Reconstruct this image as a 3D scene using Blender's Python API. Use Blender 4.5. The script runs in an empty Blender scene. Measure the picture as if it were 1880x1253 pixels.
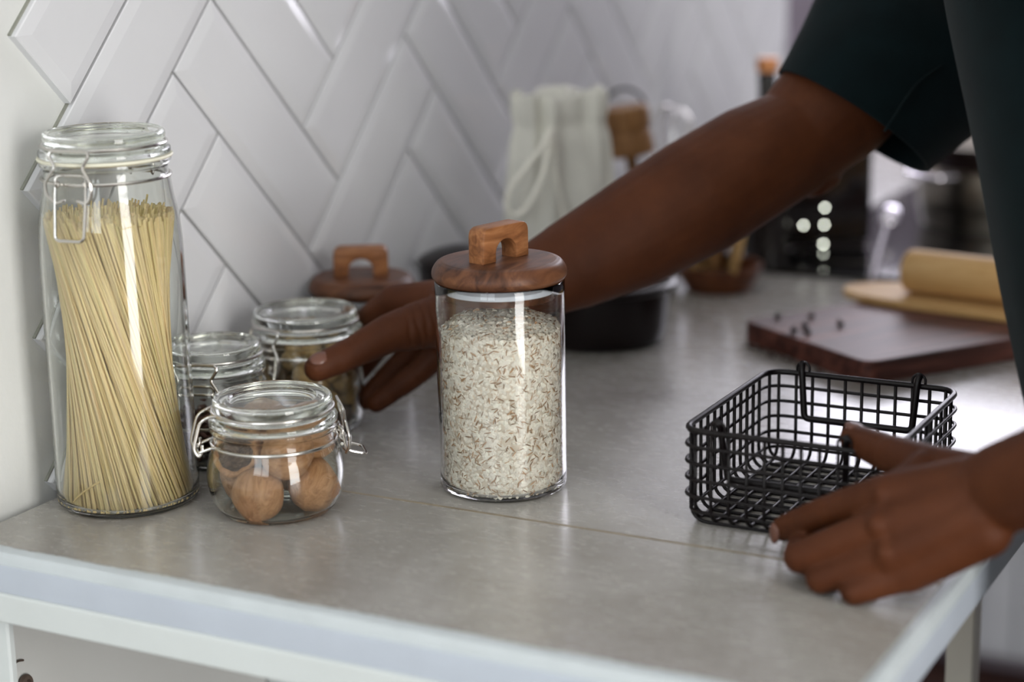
import bpy, bmesh, math, random
from mathutils import Vector, Matrix
import numpy as np

random.seed(7)
rng = np.random.default_rng(11)
SC = bpy.context.scene
COL = SC.collection

# ------------------------------------------------------------------ camera
CAM_POS = Vector((0.905, -0.887, 1.33))
cam_data = bpy.data.cameras.new('camera')
cam = bpy.data.objects.new('camera', cam_data)
COL.objects.link(cam)
SC.camera = cam
ax_r = Vector((0.88541, 0.46441, -0.01941))
ax_d = Vector((0.09563, -0.22287, -0.97015))
ax_f = Vector((-0.45487, 0.85712, -0.24174))
mrot = Matrix((ax_r, -ax_d, -ax_f)).transposed()
cam.matrix_world = Matrix.Translation(CAM_POS) @ mrot.to_4x4()
cam_data.sensor_width = 36.0
cam_data.lens = 3488.05 * 36.0 / 1880.0
cam_data.clip_start = 0.05
cam_data.dof.use_dof = True
cam_data.dof.focus_distance = 1.335
cam_data.dof.aperture_fstop = 2.6

# ------------------------------------------------------------------ world, lights, exposure
world = bpy.data.worlds.new('sky')
SC.world = world
world.use_nodes = True
bg = world.node_tree.nodes['Background']
bg.inputs[0].default_value = (0.72, 0.82, 1.0, 1)
bg.inputs[1].default_value = 1.5


def area(name, loc, target, sx, sy, power, color):
    d = bpy.data.lights.new(name, 'AREA')
    d.shape = 'RECTANGLE'
    d.size = sx
    d.size_y = sy
    d.energy = power
    d.color = color
    o = bpy.data.objects.new(name, d)
    COL.objects.link(o)
    o.location = loc
    o.rotation_euler = (Vector(target) - Vector(loc)).to_track_quat('-Z', 'Y').to_euler()
    return o


# daylight at the three windows of the room
area('daylight_far_window', (0.0, 2.62, 1.72), (0.0, 0.0, 1.72), 1.94, 1.06, 84, (0.93, 0.90, 1.0))
area('daylight_back_window', (0.55, -2.08, 1.70), (0.55, 0.0, 1.70), 1.25, 1.15, 30, (0.95, 0.99, 1.0))
area('daylight_right_window', (2.58, -0.95, 1.32), (0.0, -0.95, 1.32), 0.95, 1.98, 116, (1.0, 0.97, 0.92))

vs = SC.view_settings
vs.view_transform = 'Standard'
vs.look = 'None'
vs.gamma = 1.0
vs.use_curve_mapping = False
vs.exposure = -0.82
SC.cycles.use_denoising = True
SC.cycles.max_bounces = 20
SC.cycles.transmission_bounces = 20
SC.cycles.transparent_max_bounces = 16
SC.cycles.glossy_bounces = 8
SC.cycles.diffuse_bounces = 5
SC.cycles.blur_glossy = 0.5
SC.cycles.sample_clamp_indirect = 12.0


# ------------------------------------------------------------------ materials
def new_mat(name):
    m = bpy.data.materials.new(name)
    m.use_nodes = True
    nt = m.node_tree
    return m, nt, nt.nodes['Principled BSDF']


def N(nt, typ, **kw):
    n = nt.nodes.new(typ)
    for k, v in kw.items():
        setattr(n, k, v)
    return n


def coords(nt, scale=(1, 1, 1), kind='Object', rot=(0, 0, 0)):
    tc = N(nt, 'ShaderNodeTexCoord')
    mp = N(nt, 'ShaderNodeMapping')
    mp.inputs['Scale'].default_value = scale
    mp.inputs['Rotation'].default_value = rot
    nt.links.new(tc.outputs[kind], mp.inputs['Vector'])
    return mp.outputs['Vector']


def noise(nt, vec, scale, detail=4, rough=0.55, dist=0.0):
    n = N(nt, 'ShaderNodeTexNoise')
    n.inputs['Scale'].default_value = scale
    n.inputs['Detail'].default_value = detail
    n.inputs['Roughness'].default_value = rough
    n.inputs['Distortion'].default_value = dist
    nt.links.new(vec, n.inputs['Vector'])
    return n.outputs['Fac']


def ramp(nt, fac, stops):
    r = N(nt, 'ShaderNodeValToRGB')
    el = r.color_ramp.elements
    el[0].position, el[0].color = stops[0][0], (*stops[0][1], 1)
    el[1].position, el[1].color = stops[-1][0], (*stops[-1][1], 1)
    for p, c in stops[1:-1]:
        e = el.new(p)
        e.color = (*c, 1)
    nt.links.new(fac, r.inputs[0])
    return r.outputs[0]


def bump(nt, bsdf, fac, strength=0.2, dist=0.001):
    b = N(nt, 'ShaderNodeBump')
    b.inputs['Strength'].default_value = strength
    b.inputs['Distance'].default_value = dist
    nt.links.new(fac, b.inputs['Height'])
    nt.links.new(b.outputs[0], bsdf.inputs['Normal'])


def plain(name, col, rough=0.5, metal=0.0, spec=0.5, nscale=0, namt=0.0, bump_s=0.0, bump_scale=300, coat=0.0):
    m, nt, b = new_mat(name)
    b.inputs['Base Color'].default_value = (*col, 1)
    b.inputs['Roughness'].default_value = rough
    b.inputs['Metallic'].default_value = metal
    b.inputs['Specular IOR Level'].default_value = spec
    b.inputs['Coat Weight'].default_value = coat
    v = coords(nt)
    if nscale:
        lo = tuple(max(0, c * (1 - namt)) for c in col)
        hi = tuple(min(1, c * (1 + namt)) for c in col)
        nt.links.new(ramp(nt, noise(nt, v, nscale), [(0.3, lo), (0.7, hi)]), b.inputs['Base Color'])
    if bump_s:
        bump(nt, b, noise(nt, v, bump_scale, 3), bump_s)
    return m


def wood(name, dark, mid, light, scale=(14, 120, 120), rough=0.45, rot=(0, 0, 0), dist=1.2):
    m, nt, b = new_mat(name)
    v = coords(nt, scale, rot=rot)
    f = noise(nt, v, 1.0, 5, 0.6, dist)
    nt.links.new(ramp(nt, f, [(0.30, dark), (0.52, mid), (0.72, light)]), b.inputs['Base Color'])
    b.inputs['Roughness'].default_value = rough
    b.inputs['Specular IOR Level'].default_value = 0.28
    bump(nt, b, f, 0.12, 0.0006)
    return m


def glass(name, col, rough=0.0, ior=1.48):
    m, nt, b = new_mat(name)
    b.inputs['Base Color'].default_value = (*col, 1)
    b.inputs['Roughness'].default_value = rough
    b.inputs['IOR'].default_value = ior
    b.inputs['Transmission Weight'].default_value = 1.0
    return m


M = {}
M['plaster'] = plain('plaster', (0.66, 0.67, 0.655), 0.85, bump_s=0.25, bump_scale=120, nscale=6, namt=0.03)
M['ceiling'] = plain('ceiling_paint', (0.75, 0.75, 0.74), 0.9, nscale=4, namt=0.02)
M['tile'] = plain('glazed_tile', (0.66, 0.665, 0.685), 0.11, spec=0.5, nscale=3, namt=0.02, bump_s=0.03, bump_scale=25)
M['grout'] = plain('grey_grout', (0.26, 0.265, 0.225), 0.9, nscale=60, namt=0.15)
M['trim'] = plain('white_edge_trim', (0.45, 0.495, 0.565), 0.4, nscale=25, namt=0.03, bump_s=0.08, bump_scale=90)
M['caulk'] = plain('white_caulk', (0.52, 0.565, 0.59), 0.45, nscale=30, namt=0.04, bump_s=0.1, bump_scale=120)
M['paint'] = plain('white_furniture_paint', (0.60, 0.64, 0.64), 0.4, nscale=12, namt=0.03, bump_s=0.06, bump_scale=150)
M['cream'] = plain('cream_furniture_paint', (0.60, 0.58, 0.52), 0.45, nscale=12, namt=0.03)
M['joint'] = plain('tan_joint_filler', (0.27, 0.225, 0.16), 0.8, nscale=80, namt=0.2)
M['cabinet'] = plain('cabinet_paint', (0.60, 0.62, 0.66), 0.4, nscale=9, namt=0.02)
M['far_wall'] = plain('far_wall_paint', (0.20, 0.17, 0.20), 0.8, nscale=8, namt=0.05)
M['window_frame'] = plain('window_frame_paint', (0.30, 0.24, 0.28), 0.4, nscale=9, namt=0.03)
M['steel_wire'] = plain('steel_wire', (0.62, 0.60, 0.57), 0.22, 1.0, nscale=200, namt=0.08)
M['black_wire'] = plain('black_coated_wire', (0.005, 0.003, 0.0035), 0.36, spec=0.25, nscale=300, namt=0.2)
M['rubber'] = plain('cream_rubber', (0.76, 0.74, 0.60), 0.55, nscale=50, namt=0.04)
M['silicone'] = plain('pale_silicone', (0.62, 0.66, 0.72), 0.4, nscale=50, namt=0.03)
M['glass'] = glass('clear_glass', (0.985, 0.99, 0.985))
M['jar_glass'] = glass('greenish_glass', (0.955, 0.975, 0.945))
M['lid_glass'] = glass('green_lid_glass', (0.90, 0.945, 0.885))
M['shirt'] = plain('dark_teal_jersey', (0.0021, 0.0070, 0.0082), 0.9, spec=0.10, nscale=40, namt=0.2, bump_s=0.35, bump_scale=900)
M['shirt'].node_tree.nodes['Principled BSDF'].inputs['Sheen Weight'].default_value = 0.04
M['trousers'] = plain('charcoal_twill', (0.02, 0.02, 0.024), 0.85, nscale=60, namt=0.2)
M['hair'] = plain('black_hair', (0.008, 0.006, 0.005), 0.6, nscale=200, namt=0.4, bump_s=0.8, bump_scale=250)
M['shoe'] = plain('black_leather', (0.012, 0.011, 0.011), 0.4, nscale=60, namt=0.2)
M['nail'] = plain('fingernail', (0.135, 0.055, 0.036), 0.32, nscale=80, namt=0.08)
M['canvas'] = plain('cream_canvas', (0.70, 0.69, 0.62), 0.9, nscale=25, namt=0.06, bump_s=0.3, bump_scale=600)
M['cord'] = plain('cotton_cord', (0.86, 0.84, 0.75), 0.9, nscale=200, namt=0.1, bump_s=0.5, bump_scale=400)
M['iron'] = plain('dark_brown_enamel', (0.008, 0.004, 0.004), 0.30, spec=0.3, nscale=30, namt=0.2)
M['black_gloss'] = plain('black_gloss', (0.006, 0.0055, 0.006), 0.07, nscale=20, namt=0.2)
M['steel'] = plain('brushed_steel', (0.25, 0.225, 0.19), 0.28, 1.0, nscale=40, namt=0.1)
M['chrome'] = plain('chrome', (0.78, 0.74, 0.80), 0.10, 1.0, nscale=40, namt=0.04)
M['copper'] = plain('copper_cap', (0.62, 0.26, 0.10), 0.35, 0.3, nscale=40, namt=0.1)
M['bottle'] = plain('dark_bottle_glass', (0.010, 0.007, 0.006), 0.08, nscale=20, namt=0.2)
M['ceramic'] = plain('cream_ceramic', (0.55, 0.52, 0.46), 0.3, nscale=20, namt=0.05)
M['berry'] = plain('dark_dried_berry', (0.016, 0.009, 0.008), 0.6, nscale=300, namt=0.5)
M['crumb'] = plain('brown_crumb', (0.05, 0.022, 0.014), 0.8, nscale=300, namt=0.5)
M['legume'] = plain('dried_red_legume', (0.10, 0.030, 0.022), 0.45, nscale=120, namt=0.4)
M['snack'] = plain('tan_dried_fig', (0.43, 0.28, 0.12), 0.6, nscale=140, namt=0.4, bump_s=0.5, bump_scale=180)
M['dark_snack'] = plain('dark_speck', (0.10, 0.06, 0.03), 0.7, nscale=140, namt=0.4)
lm_, lnt, lb_ = new_mat('highlight_glow_dot')  # emission imitating bright reflections on a dark glossy surface, no real light source
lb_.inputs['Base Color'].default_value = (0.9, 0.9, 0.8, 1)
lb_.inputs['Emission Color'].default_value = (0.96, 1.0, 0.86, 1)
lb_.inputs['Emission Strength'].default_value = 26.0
M['highlight_glow'] = lm_
M['cable'] = plain('brown_cable', (0.10, 0.07, 0.055), 0.6, nscale=80, namt=0.2)
M['acacia'] = wood('acacia_wood', (0.036, 0.013, 0.007), (0.115, 0.045, 0.021), (0.20, 0.088, 0.042), (16, 75, 75), 0.42, (0, 0, 0.5))
M['acacia_light'] = wood('light_acacia_wood', (0.10, 0.034, 0.012), (0.26, 0.105, 0.040), (0.40, 0.185, 0.080), (20, 90, 90), 0.42, (0, 0, 0.4))
M['board_wood'] = wood('rosewood', (0.022, 0.007, 0.005), (0.085, 0.027, 0.019), (0.19, 0.066, 0.046), (90, 6, 90), 0.50, (0, 0, 0.0), 0.8)
M['pale_wood'] = wood('pale_beech', (0.40, 0.235, 0.085), (0.52, 0.32, 0.13), (0.60, 0.40, 0.19), (9, 90, 90), 0.6)
M['tool_wood'] = wood('oiled_beech', (0.16, 0.075, 0.025), (0.27, 0.135, 0.05), (0.36, 0.19, 0.08), (80, 80, 14), 0.5)
M['bowl_wood'] = wood('dark_bowl_wood', (0.06, 0.018, 0.007), (0.13, 0.042, 0.016), (0.21, 0.075, 0.03), (40, 40, 90), 0.4)
M['floor_wood'] = wood('dark_floor_wood', (0.022, 0.010, 0.008), (0.05, 0.021, 0.015), (0.085, 0.036, 0.024), (5, 40, 40), 0.45, (0, 0, 1.57))


def worktop_mat():
    m, nt, b = new_mat('concrete_laminate')
    v = coords(nt, (1, 1, 1))
    a = noise(nt, v, 7, 6, 0.62, 0.6)
    c = ramp(nt, a, [(0.28, (0.265, 0.245, 0.222)), (0.5, (0.350, 0.335, 0.310)), (0.72, (0.425, 0.413, 0.390))])
    v2 = coords(nt, (45, 110, 40), rot=(0, 0, 0.5))
    f2 = noise(nt, v2, 1.4, 5, 0.65, 0.3)
    mx = N(nt, 'ShaderNodeMix', data_type='RGBA', blend_type='MULTIPLY')
    mx.inputs[0].default_value = 0.40
    nt.links.new(c, mx.inputs[6])
    nt.links.new(ramp(nt, f2, [(0.25, (0.72, 0.70, 0.68)), (0.6, (1.05, 1.05, 1.05))]), mx.inputs[7])
    nt.links.new(mx.outputs[2], b.inputs['Base Color'])
    r = N(nt, 'ShaderNodeMapRange')
    r.inputs[3].default_value = 0.21
    r.inputs[4].default_value = 0.32
    nt.links.new(f2, r.inputs[0])
    nt.links.new(r.outputs[0], b.inputs['Roughness'])
    b.inputs['Coat Weight'].default_value = 0.08
    b.inputs['Coat Roughness'].default_value = 0.11
    bump(nt, b, noise(nt, coords(nt, (150, 350, 150), rot=(0, 0, 0.35)), 1.5, 3), 0.10, 0.0006)
    return m


M['worktop'] = worktop_mat()


def skin_mat():
    m, nt, b = new_mat('dark_brown_skin')
    v = coords(nt)
    n1 = noise(nt, v, 22, 4, 0.6)
    c = ramp(nt, n1, [(0.3, (0.060, 0.0170, 0.0060)), (0.7, (0.092, 0.0280, 0.0100))])
    nt.links.new(c, b.inputs['Base Color'])
    b.inputs['Roughness'].default_value = 0.55
    b.inputs['Specular IOR Level'].default_value = 0.16
    b.inputs['Subsurface Weight'].default_value = 0.08
    b.inputs['Subsurface Radius'].default_value = (0.5, 0.2, 0.1)
    b.inputs['Subsurface Scale'].default_value = 0.006
    ad = N(nt, 'ShaderNodeMath', operation='MULTIPLY_ADD')
    nt.links.new(noise(nt, v, 170, 4, 0.65, 0.8), ad.inputs[0])
    ad.inputs[1].default_value = 1.6
    nt.links.new(noise(nt, v, 520, 4, 0.7), ad.inputs[2])
    bump(nt, b, ad.outputs[0], 0.22, 0.0009)
    return m


M['skin'] = skin_mat()


def attr_mat(name, rough, bump_scale=0, bs=0.3):
    m, nt, b = new_mat(name)
    a = N(nt, 'ShaderNodeAttribute', attribute_name='tint')
    nt.links.new(a.outputs['Color'], b.inputs['Base Color'])
    b.inputs['Roughness'].default_value = rough
    if bump_scale:
        bump(nt, b, noise(nt, coords(nt), bump_scale, 3), bs)
    return m


M['oats'] = attr_mat('oat_flakes', 0.8)
M['spaghetti'] = attr_mat('dry_spaghetti', 0.42)


def walnut_mat(name, lo, mid, hi):
    m, nt, b = new_mat(name)
    v = coords(nt, (130, 130, 26))
    f = noise(nt, v, 1.4, 6, 0.68, 1.6)
    nt.links.new(ramp(nt, f, [(0.30, lo), (0.5, mid), (0.70, hi)]), b.inputs['Base Color'])
    b.inputs['Roughness'].default_value = 0.55
    b.inputs['Specular IOR Level'].default_value = 0.3
    bump(nt, b, f, 0.6, 0.0015)
    return m


M['walnut'] = walnut_mat('walnut_shell', (0.30, 0.140, 0.062), (0.46, 0.240, 0.118), (0.56, 0.32, 0.170))
M['walnut_inside'] = walnut_mat('walnut_hollow', (0.07, 0.036, 0.020), (0.17, 0.095, 0.058), (0.30, 0.19, 0.12))


# ------------------------------------------------------------------ helpers
def thing(name, label, cat, loc=(0, 0, 0), rotz=0.0, group=None):
    o = bpy.data.objects.new(name, None)
    o.empty_display_size = 0.02
    COL.objects.link(o)
    o.location = loc
    o.rotation_euler = (0, 0, rotz)
    o['label'] = label
    o['category'] = cat
    if group:
        o['group'] = group
    return o


def tag(o, label, cat, group=None):
    o['label'] = label
    o['category'] = cat
    if group:
        o['group'] = group
    return o


def make_mesh(name, verts, faces, smooth=True, sharp=None):
    me = bpy.data.meshes.new(name)
    me.from_pydata([tuple(v) for v in verts], [], faces)
    me.update()
    if smooth:
        me.polygons.foreach_set('use_smooth', [True] * len(me.polygons))
        if sharp is not None:
            me.set_sharp_from_angle(angle=math.radians(sharp))
    return me


def add(name, me, mat, parent=None, loc=None, rotz=None):
    o = bpy.data.objects.new(name, me)
    COL.objects.link(o)
    if mat is not None and not me.materials:
        me.materials.append(mat)
    if parent is not None:
        o.parent = parent
    if loc is not None:
        o.location = loc
    if rotz is not None:
        o.rotation_euler = (0, 0, rotz)
    return o


class Geo:
    """collects verts and faces for one mesh"""

    def __init__(self):
        self.v = []
        self.f = []

    def extend(self, vs, fs):
        k = len(self.v)
        self.v += [tuple(p) for p in vs]
        self.f += [tuple(i + k for i in q) for q in fs]

    def mesh(self, name, smooth=True, sharp=40):
        return make_mesh(name, self.v, self.f, smooth, sharp)


def lathe(profile, seg=64):
    """profile of (r, z); r == 0 at an end gives a pole"""
    vs, fs, rows = [], [], []
    for r, z in profile:
        if r <= 1e-7:
            rows.append([len(vs)])
            vs.append((0, 0, z))
        else:
            rows.append(list(range(len(vs), len(vs) + seg)))
            for i in range(seg):
                a = 2 * math.pi * i / seg
                vs.append((r * math.cos(a), r * math.sin(a), z))
    for A, B in zip(rows[:-1], rows[1:]):
        for i in range(seg):
            j = (i + 1) % seg
            if len(A) == 1 and len(B) == 1:
                continue
            if len(A) == 1:
                fs.append((A[0], B[j], B[i]))
            elif len(B) == 1:
                fs.append((A[i], A[j], B[0]))
            else:
                fs.append((A[i], A[j], B[j], B[i]))
    return vs, fs


def ring(profile, seg=64):
    """closed profile loop turned around z (no poles)"""
    vs, fs = [], []
    n = len(profile)
    for i in range(seg):
        a = 2 * math.pi * i / seg
        for r, z in profile:
            vs.append((r * math.cos(a), r * math.sin(a), z))
    for i in range(seg):
        j = (i + 1) % seg
        for k in range(n):
            l = (k + 1) % n
            fs.append((i * n + k, j * n + k, j * n + l, i * n + l))
    return vs, fs


def torus(R, r, z, seg=64, n=8):
    return ring([(R + r * math.cos(2 * math.pi * k / n), z + r * math.sin(2 * math.pi * k / n)) for k in range(n)], seg)


def smooth_profile(pts, n=6):
    """Catmull-Rom through (r, z) points"""
    P = [Vector((a, b, 0)) for a, b in pts]
    out = []
    for i in range(len(P) - 1):
        p0 = P[max(i - 1, 0)]
        p1, p2 = P[i], P[i + 1]
        p3 = P[min(i + 2, len(P) - 1)]
        for k in range(n):
            t = k / n
            q = 0.5 * ((2 * p1) + (p2 - p0) * t + (2 * p0 - 5 * p1 + 4 * p2 - p3) * t * t + (3 * p1 - p0 - 3 * p2 + p3) * t ** 3)
            out.append((max(q.x, 0.0), q.y))
    out.append(tuple(P[-1][:2]))
    return out


def spline(pts, n=6, closed=False):
    P = [Vector(p) for p in pts]
    L = len(P)
    out = []
    rng_i = range(L) if closed else range(L - 1)
    for i in rng_i:
        if closed:
            p0, p1, p2, p3 = P[(i - 1) % L], P[i], P[(i + 1) % L], P[(i + 2) % L]
        else:
            p0, p1, p2, p3 = P[max(i - 1, 0)], P[i], P[i + 1], P[min(i + 2, L - 1)]
        for k in range(n):
            t = k / n
            out.append(0.5 * ((2 * p1) + (p2 - p0) * t + (2 * p0 - 5 * p1 + 4 * p2 - p3) * t * t + (3 * p1 - p0 - 3 * p2 + p3) * t ** 3))
    if not closed:
        out.append(P[-1])
    return out


def fillet(pts, rad, n=5, closed=False):
    P = [Vector(p) for p in pts]
    L = len(P)
    out = []
    for i in range(L):
        if not closed and i in (0, L - 1):
            out.append(P[i])
            continue
        a, b, c = P[i - 1], P[i], P[(i + 1) % L]
        da, dc = (a - b), (c - b)
        r = min(rad, da.length * 0.48, dc.length * 0.48)
        pa, pc = b + da.normalized() * r, b + dc.normalized() * r
        for k in range(n + 1):
            t = k / n
            out.append(pa * (1 - t) ** 2 + b * 2 * t * (1 - t) + pc * t * t)
    return out


def tube(pts, rad, seg=8, closed=False):
    P = [Vector(p) for p in pts]
    L = len(P)
    R = rad if isinstance(rad, (list, tuple)) else [rad] * L
    vs, fs = [], []
    T = []
    for i in range(L):
        if closed:
            t = P[(i + 1) % L] - P[i - 1]
        else:
            t = P[min(i + 1, L - 1)] - P[max(i - 1, 0)]
        T.append(t.normalized() if t.length > 1e-9 else Vector((0, 0, 1)))
    up = Vector((0, 0, 1)) if abs(T[0].z) < 0.9 else Vector((1, 0, 0))
    u = (up - T[0] * up.dot(T[0])).normalized()
    for i in range(L):
        u = (u - T[i] * u.dot(T[i]))
        u = u.normalized() if u.length > 1e-6 else T[i].orthogonal().normalized()
        w = T[i].cross(u)
        for k in range(seg):
            a = 2 * math.pi * k / seg
            vs.append(P[i] + (u * math.cos(a) + w * math.sin(a)) * R[i])
    for i in range(L if closed else L - 1):
        j = (i + 1) % L
        for k in range(seg):
            l = (k + 1) % seg
            fs.append((i * seg + k, i * seg + l, j * seg + l, j * seg + k))
    if not closed:
        fs.append(tuple(reversed(range(seg))))
        fs.append(tuple(range((L - 1) * seg, L * seg)))
    return vs, fs


def box_mesh(name, x0, x1, y0, y1, z0, z1, bev=0.0, segs=2, smooth=True):
    bm = bmesh.new()
    bmesh.ops.create_cube(bm, size=1.0)
    for v in bm.verts:
        v.co = Vector(((x0 + x1) / 2 + v.co.x * (x1 - x0), (y0 + y1) / 2 + v.co.y * (y1 - y0), (z0 + z1) / 2 + v.co.z * (z1 - z0)))
    if bev > 0:
        bmesh.ops.bevel(bm, geom=bm.edges[:], offset=bev, segments=segs, affect='EDGES', profile=0.5)
    me = bpy.data.meshes.new(name)
    bm.to_mesh(me)
    bm.free()
    return me


def struct(name, me, mat, parent=None, loc=None):
    o = add(name, me, mat, parent, loc)
    if parent is None:
        o['kind'] = 'structure'
    return o


def extrude_poly(poly, z0, z1):
    """flat polygon (list of xy) to a prism"""
    n = len(poly)
    vs = [(x, y, z0) for x, y in poly] + [(x, y, z1) for x, y in poly]
    fs = [tuple(reversed(range(n))), tuple(range(n, 2 * n))]
    for i in range(n):
        j = (i + 1) % n
        fs.append((i, j, n + j, n + i))
    return vs, fs


def bevel_mesh(me, off, segs=2, angle=30):
    bm = bmesh.new()
    bm.from_mesh(me)
    bmesh.ops.recalc_face_normals(bm, faces=bm.faces[:])
    ed = [e for e in bm.edges if len(e.link_faces) == 2 and e.calc_face_angle(0) > math.radians(angle)]
    bmesh.ops.bevel(bm, geom=ed, offset=off, segments=segs, affect='EDGES', profile=0.5)
    bm.to_mesh(me)
    bm.free()
    me.polygons.foreach_set('use_smooth', [False] * len(me.polygons))
    return me


# ------------------------------------------------------------------ the room
CT = 0.90            # height of the worktop surface
CW = 0.6455           # front edge of the worktop
XR, YF, YB, HC = 2.5, 2.55, -2.0, 2.5


def wall_with_opening(name, axis, pos, thick, a0, a1, z1, o0, o1, oz0, oz1, mat):
    """wall plane with a rectangular opening; axis 'x' = wall of constant x"""
    g = Geo()

    def blk(p0, p1, q0, q1):
        if axis == 'y':
            c = [(p0, pos, q0), (p1, pos, q0), (p1, pos + thick, q0), (p0, pos + thick, q0)]
        else:
            c = [(pos, p0, q0), (pos, p1, q0), (pos + thick, p1, q0), (pos + thick, p0, q0)]
        vs = c + [(x, y, q1) for x, y, _ in c]
        g.extend(vs, [(0, 3, 2, 1), (4, 5, 6, 7), (0, 1, 5, 4), (1, 2, 6, 5), (2, 3, 7, 6), (3, 0, 4, 7)])
    blk(a0, o0, 0, z1)
    blk(o1, a1, 0, z1)
    blk(o0, o1, 0, oz0)
    blk(o0, o1, oz1, z1)
    return struct(name, g.mesh(name, smooth=False), mat)


wall_left = struct('wall_left', box_mesh('wall_left', -0.12, 0.0, YB - 0.1, 1.63, 0, HC), M['plaster'])
wall_with_opening('wall_far', 'y', YF, 0.12, -1.3, XR, HC, -0.95, 0.95, 1.22, 2.22, M['far_wall'])
struct('wall_alcove', box_mesh('wall_alcove', -1.42, -1.3, 1.51, YF + 0.1, 0, HC), M['plaster'])
struct('wall_return', box_mesh('wall_return', -1.3, -0.12, 1.51, 1.63, 0, HC), M['plaster'])
wall_with_opening('wall_back', 'y', YB, -0.12, 0.0, XR, HC, -0.05 + 0.06, 1.15, 1.15, 2.25, M['plaster'])
wall_with_opening('wall_right', 'x', XR, 0.12, YB, YF, HC, -1.4, -0.5, 0.3, 2.3, M['plaster'])
struct('ceiling', box_mesh('ceiling', -1.42, XR + 0.1, YB - 0.1, YF + 0.1, HC, HC + 0.08), M['ceiling'])

floor = struct('floor', box_mesh('floor', -1.42, XR + 0.1, YB - 0.1, YF + 0.1, -0.06, -0.014), M['grout'])
pm = box_mesh('plank', 0, 1.318, 0, 0.117, -0.014, 0.0, 0.0015, 1)
pm.materials.append(M['floor_wood'])
row = 0
yy = YB
while yy < YF - 0.05:
    xx = -0.05 - (row % 3) * 0.44 - (1.32 if yy > 1.5 else 0)
    while xx < XR:
        if xx + 1.3 > (-1.3 if yy > 1.5 else 0.0):
            add('plank', pm, None, floor, (xx, yy, 0))
        xx += 1.32
    yy += 0.119
    row += 1


def window(name, axis, pos, a0, a1, z0, z1, nx, nz, mat):
    w = bpy.data.objects.new(name, None)
    COL.objects.link(w)
    w['kind'] = 'structure'
    fr = 0.045

    def bx(nm, p0, p1, q0, q1, d0, d1):
        if axis == 'y':
            me = box_mesh(nm, p0, p1, pos + d0, pos + d1, q0, q1, 0.004, 1)
        else:
            me = box_mesh(nm, pos + d0, pos + d1, p0, p1, q0, q1, 0.004, 1)
        add(nm, me, mat, w)
    bx('window_frame', a0, a1, z0, z0 + fr, 0, 0.05)
    bx('window_frame', a0, a1, z1 - fr, z1, 0, 0.05)
    bx('window_frame', a0, a0 + fr, z0 + fr, z1 - fr, 0, 0.05)
    bx('window_frame', a1 - fr, a1, z0 + fr, z1 - fr, 0, 0.05)
    for i in range(1, nx):
        c = a0 + (a1 - a0) * i / nx
        bx('glazing_bar', c - 0.02, c + 0.02, z0 + fr, z1 - fr, 0.005, 0.04)
    for i in range(1, nz):
        c = z0 + (z1 - z0) * i / nz
        bx('glazing_bar', a0 + fr, a1 - fr, c - 0.012, c + 0.012, 0.01, 0.035)


window('window_1', 'y', YF + 0.015, -0.95, 0.95, 1.22, 2.22, 3, 1, M['window_frame'])
window('window_2', 'y', YB - 0.065, 0.01, 1.15, 1.15, 2.25, 2, 2, M['paint'])
window('window_3', 'x', XR + 0.015, -1.4, -0.5, 0.3, 2.3, 1, 2, M['paint'])

# ---- bevelled tiles in herringbone on the left wall
TW, TL, GAP = 0.0745, 0.2405, 0.0024
wall_tiles = wall_left
S2 = math.sqrt(0.5)


def tile_verts(u0, u1, v0, v1):
    vs = []
    bev = 0.0105
    for (ins, h) in ((0, 0.0), (0, 0.0062), (0.0008, 0.0070), (bev, 0.0085)):
        for (u, v) in ((u0 + ins, v0 + ins), (u1 - ins, v0 + ins), (u1 - ins, v1 - ins), (u0 + ins, v1 - ins)):
            vs.append((h, (u - v) * S2, (u + v) * S2))
    fs = []
    for k in range(3):
        for i in range(4):
            j = (i + 1) % 4
            fs.append((k * 4 + i, k * 4 + j, k * 4 + 4 + j, k * 4 + 4 + i))
    fs.append((12, 13, 14, 15))
    return vs, fs


TILE_TOP, TILE_FAR = 1.62, 1.63
grout_geo = Geo()
tiles = []
for c in range(0, 8):
    for k in range(-14, 16):
        ou, ov = c * TL - k * TW, -c * TL - k * TW
        tiles.append((1.103 - TL + ou, 1.103 + ou, 0.648 + ov, 0.648 + TW + ov))
        tiles.append((1.103 - TW + ou, 1.103 + ou, 0.648 - TL + ov, 0.648 + ov))


def clipped(me):
    bm = bmesh.new()
    bm.from_mesh(me)
    for co, no in (((0, 0, CT + 0.001), (0, 0, -1)), ((0, 0, TILE_TOP), (0, 0, 1)), ((0, TILE_FAR, 0), (0, 1, 0))):
        geo = bm.verts[:] + bm.edges[:] + bm.faces[:]
        r = bmesh.ops.bisect_plane(bm, geom=geo, plane_co=co, plane_no=no, clear_outer=True)
        ed = [e for e in r['geom_cut'] if isinstance(e, bmesh.types.BMEdge)]
        if ed:
            bmesh.ops.edgeloop_fill(bm, edges=ed)
    n = len(bm.faces)
    bm.to_mesh(me)
    bm.free()
    return n


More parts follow.
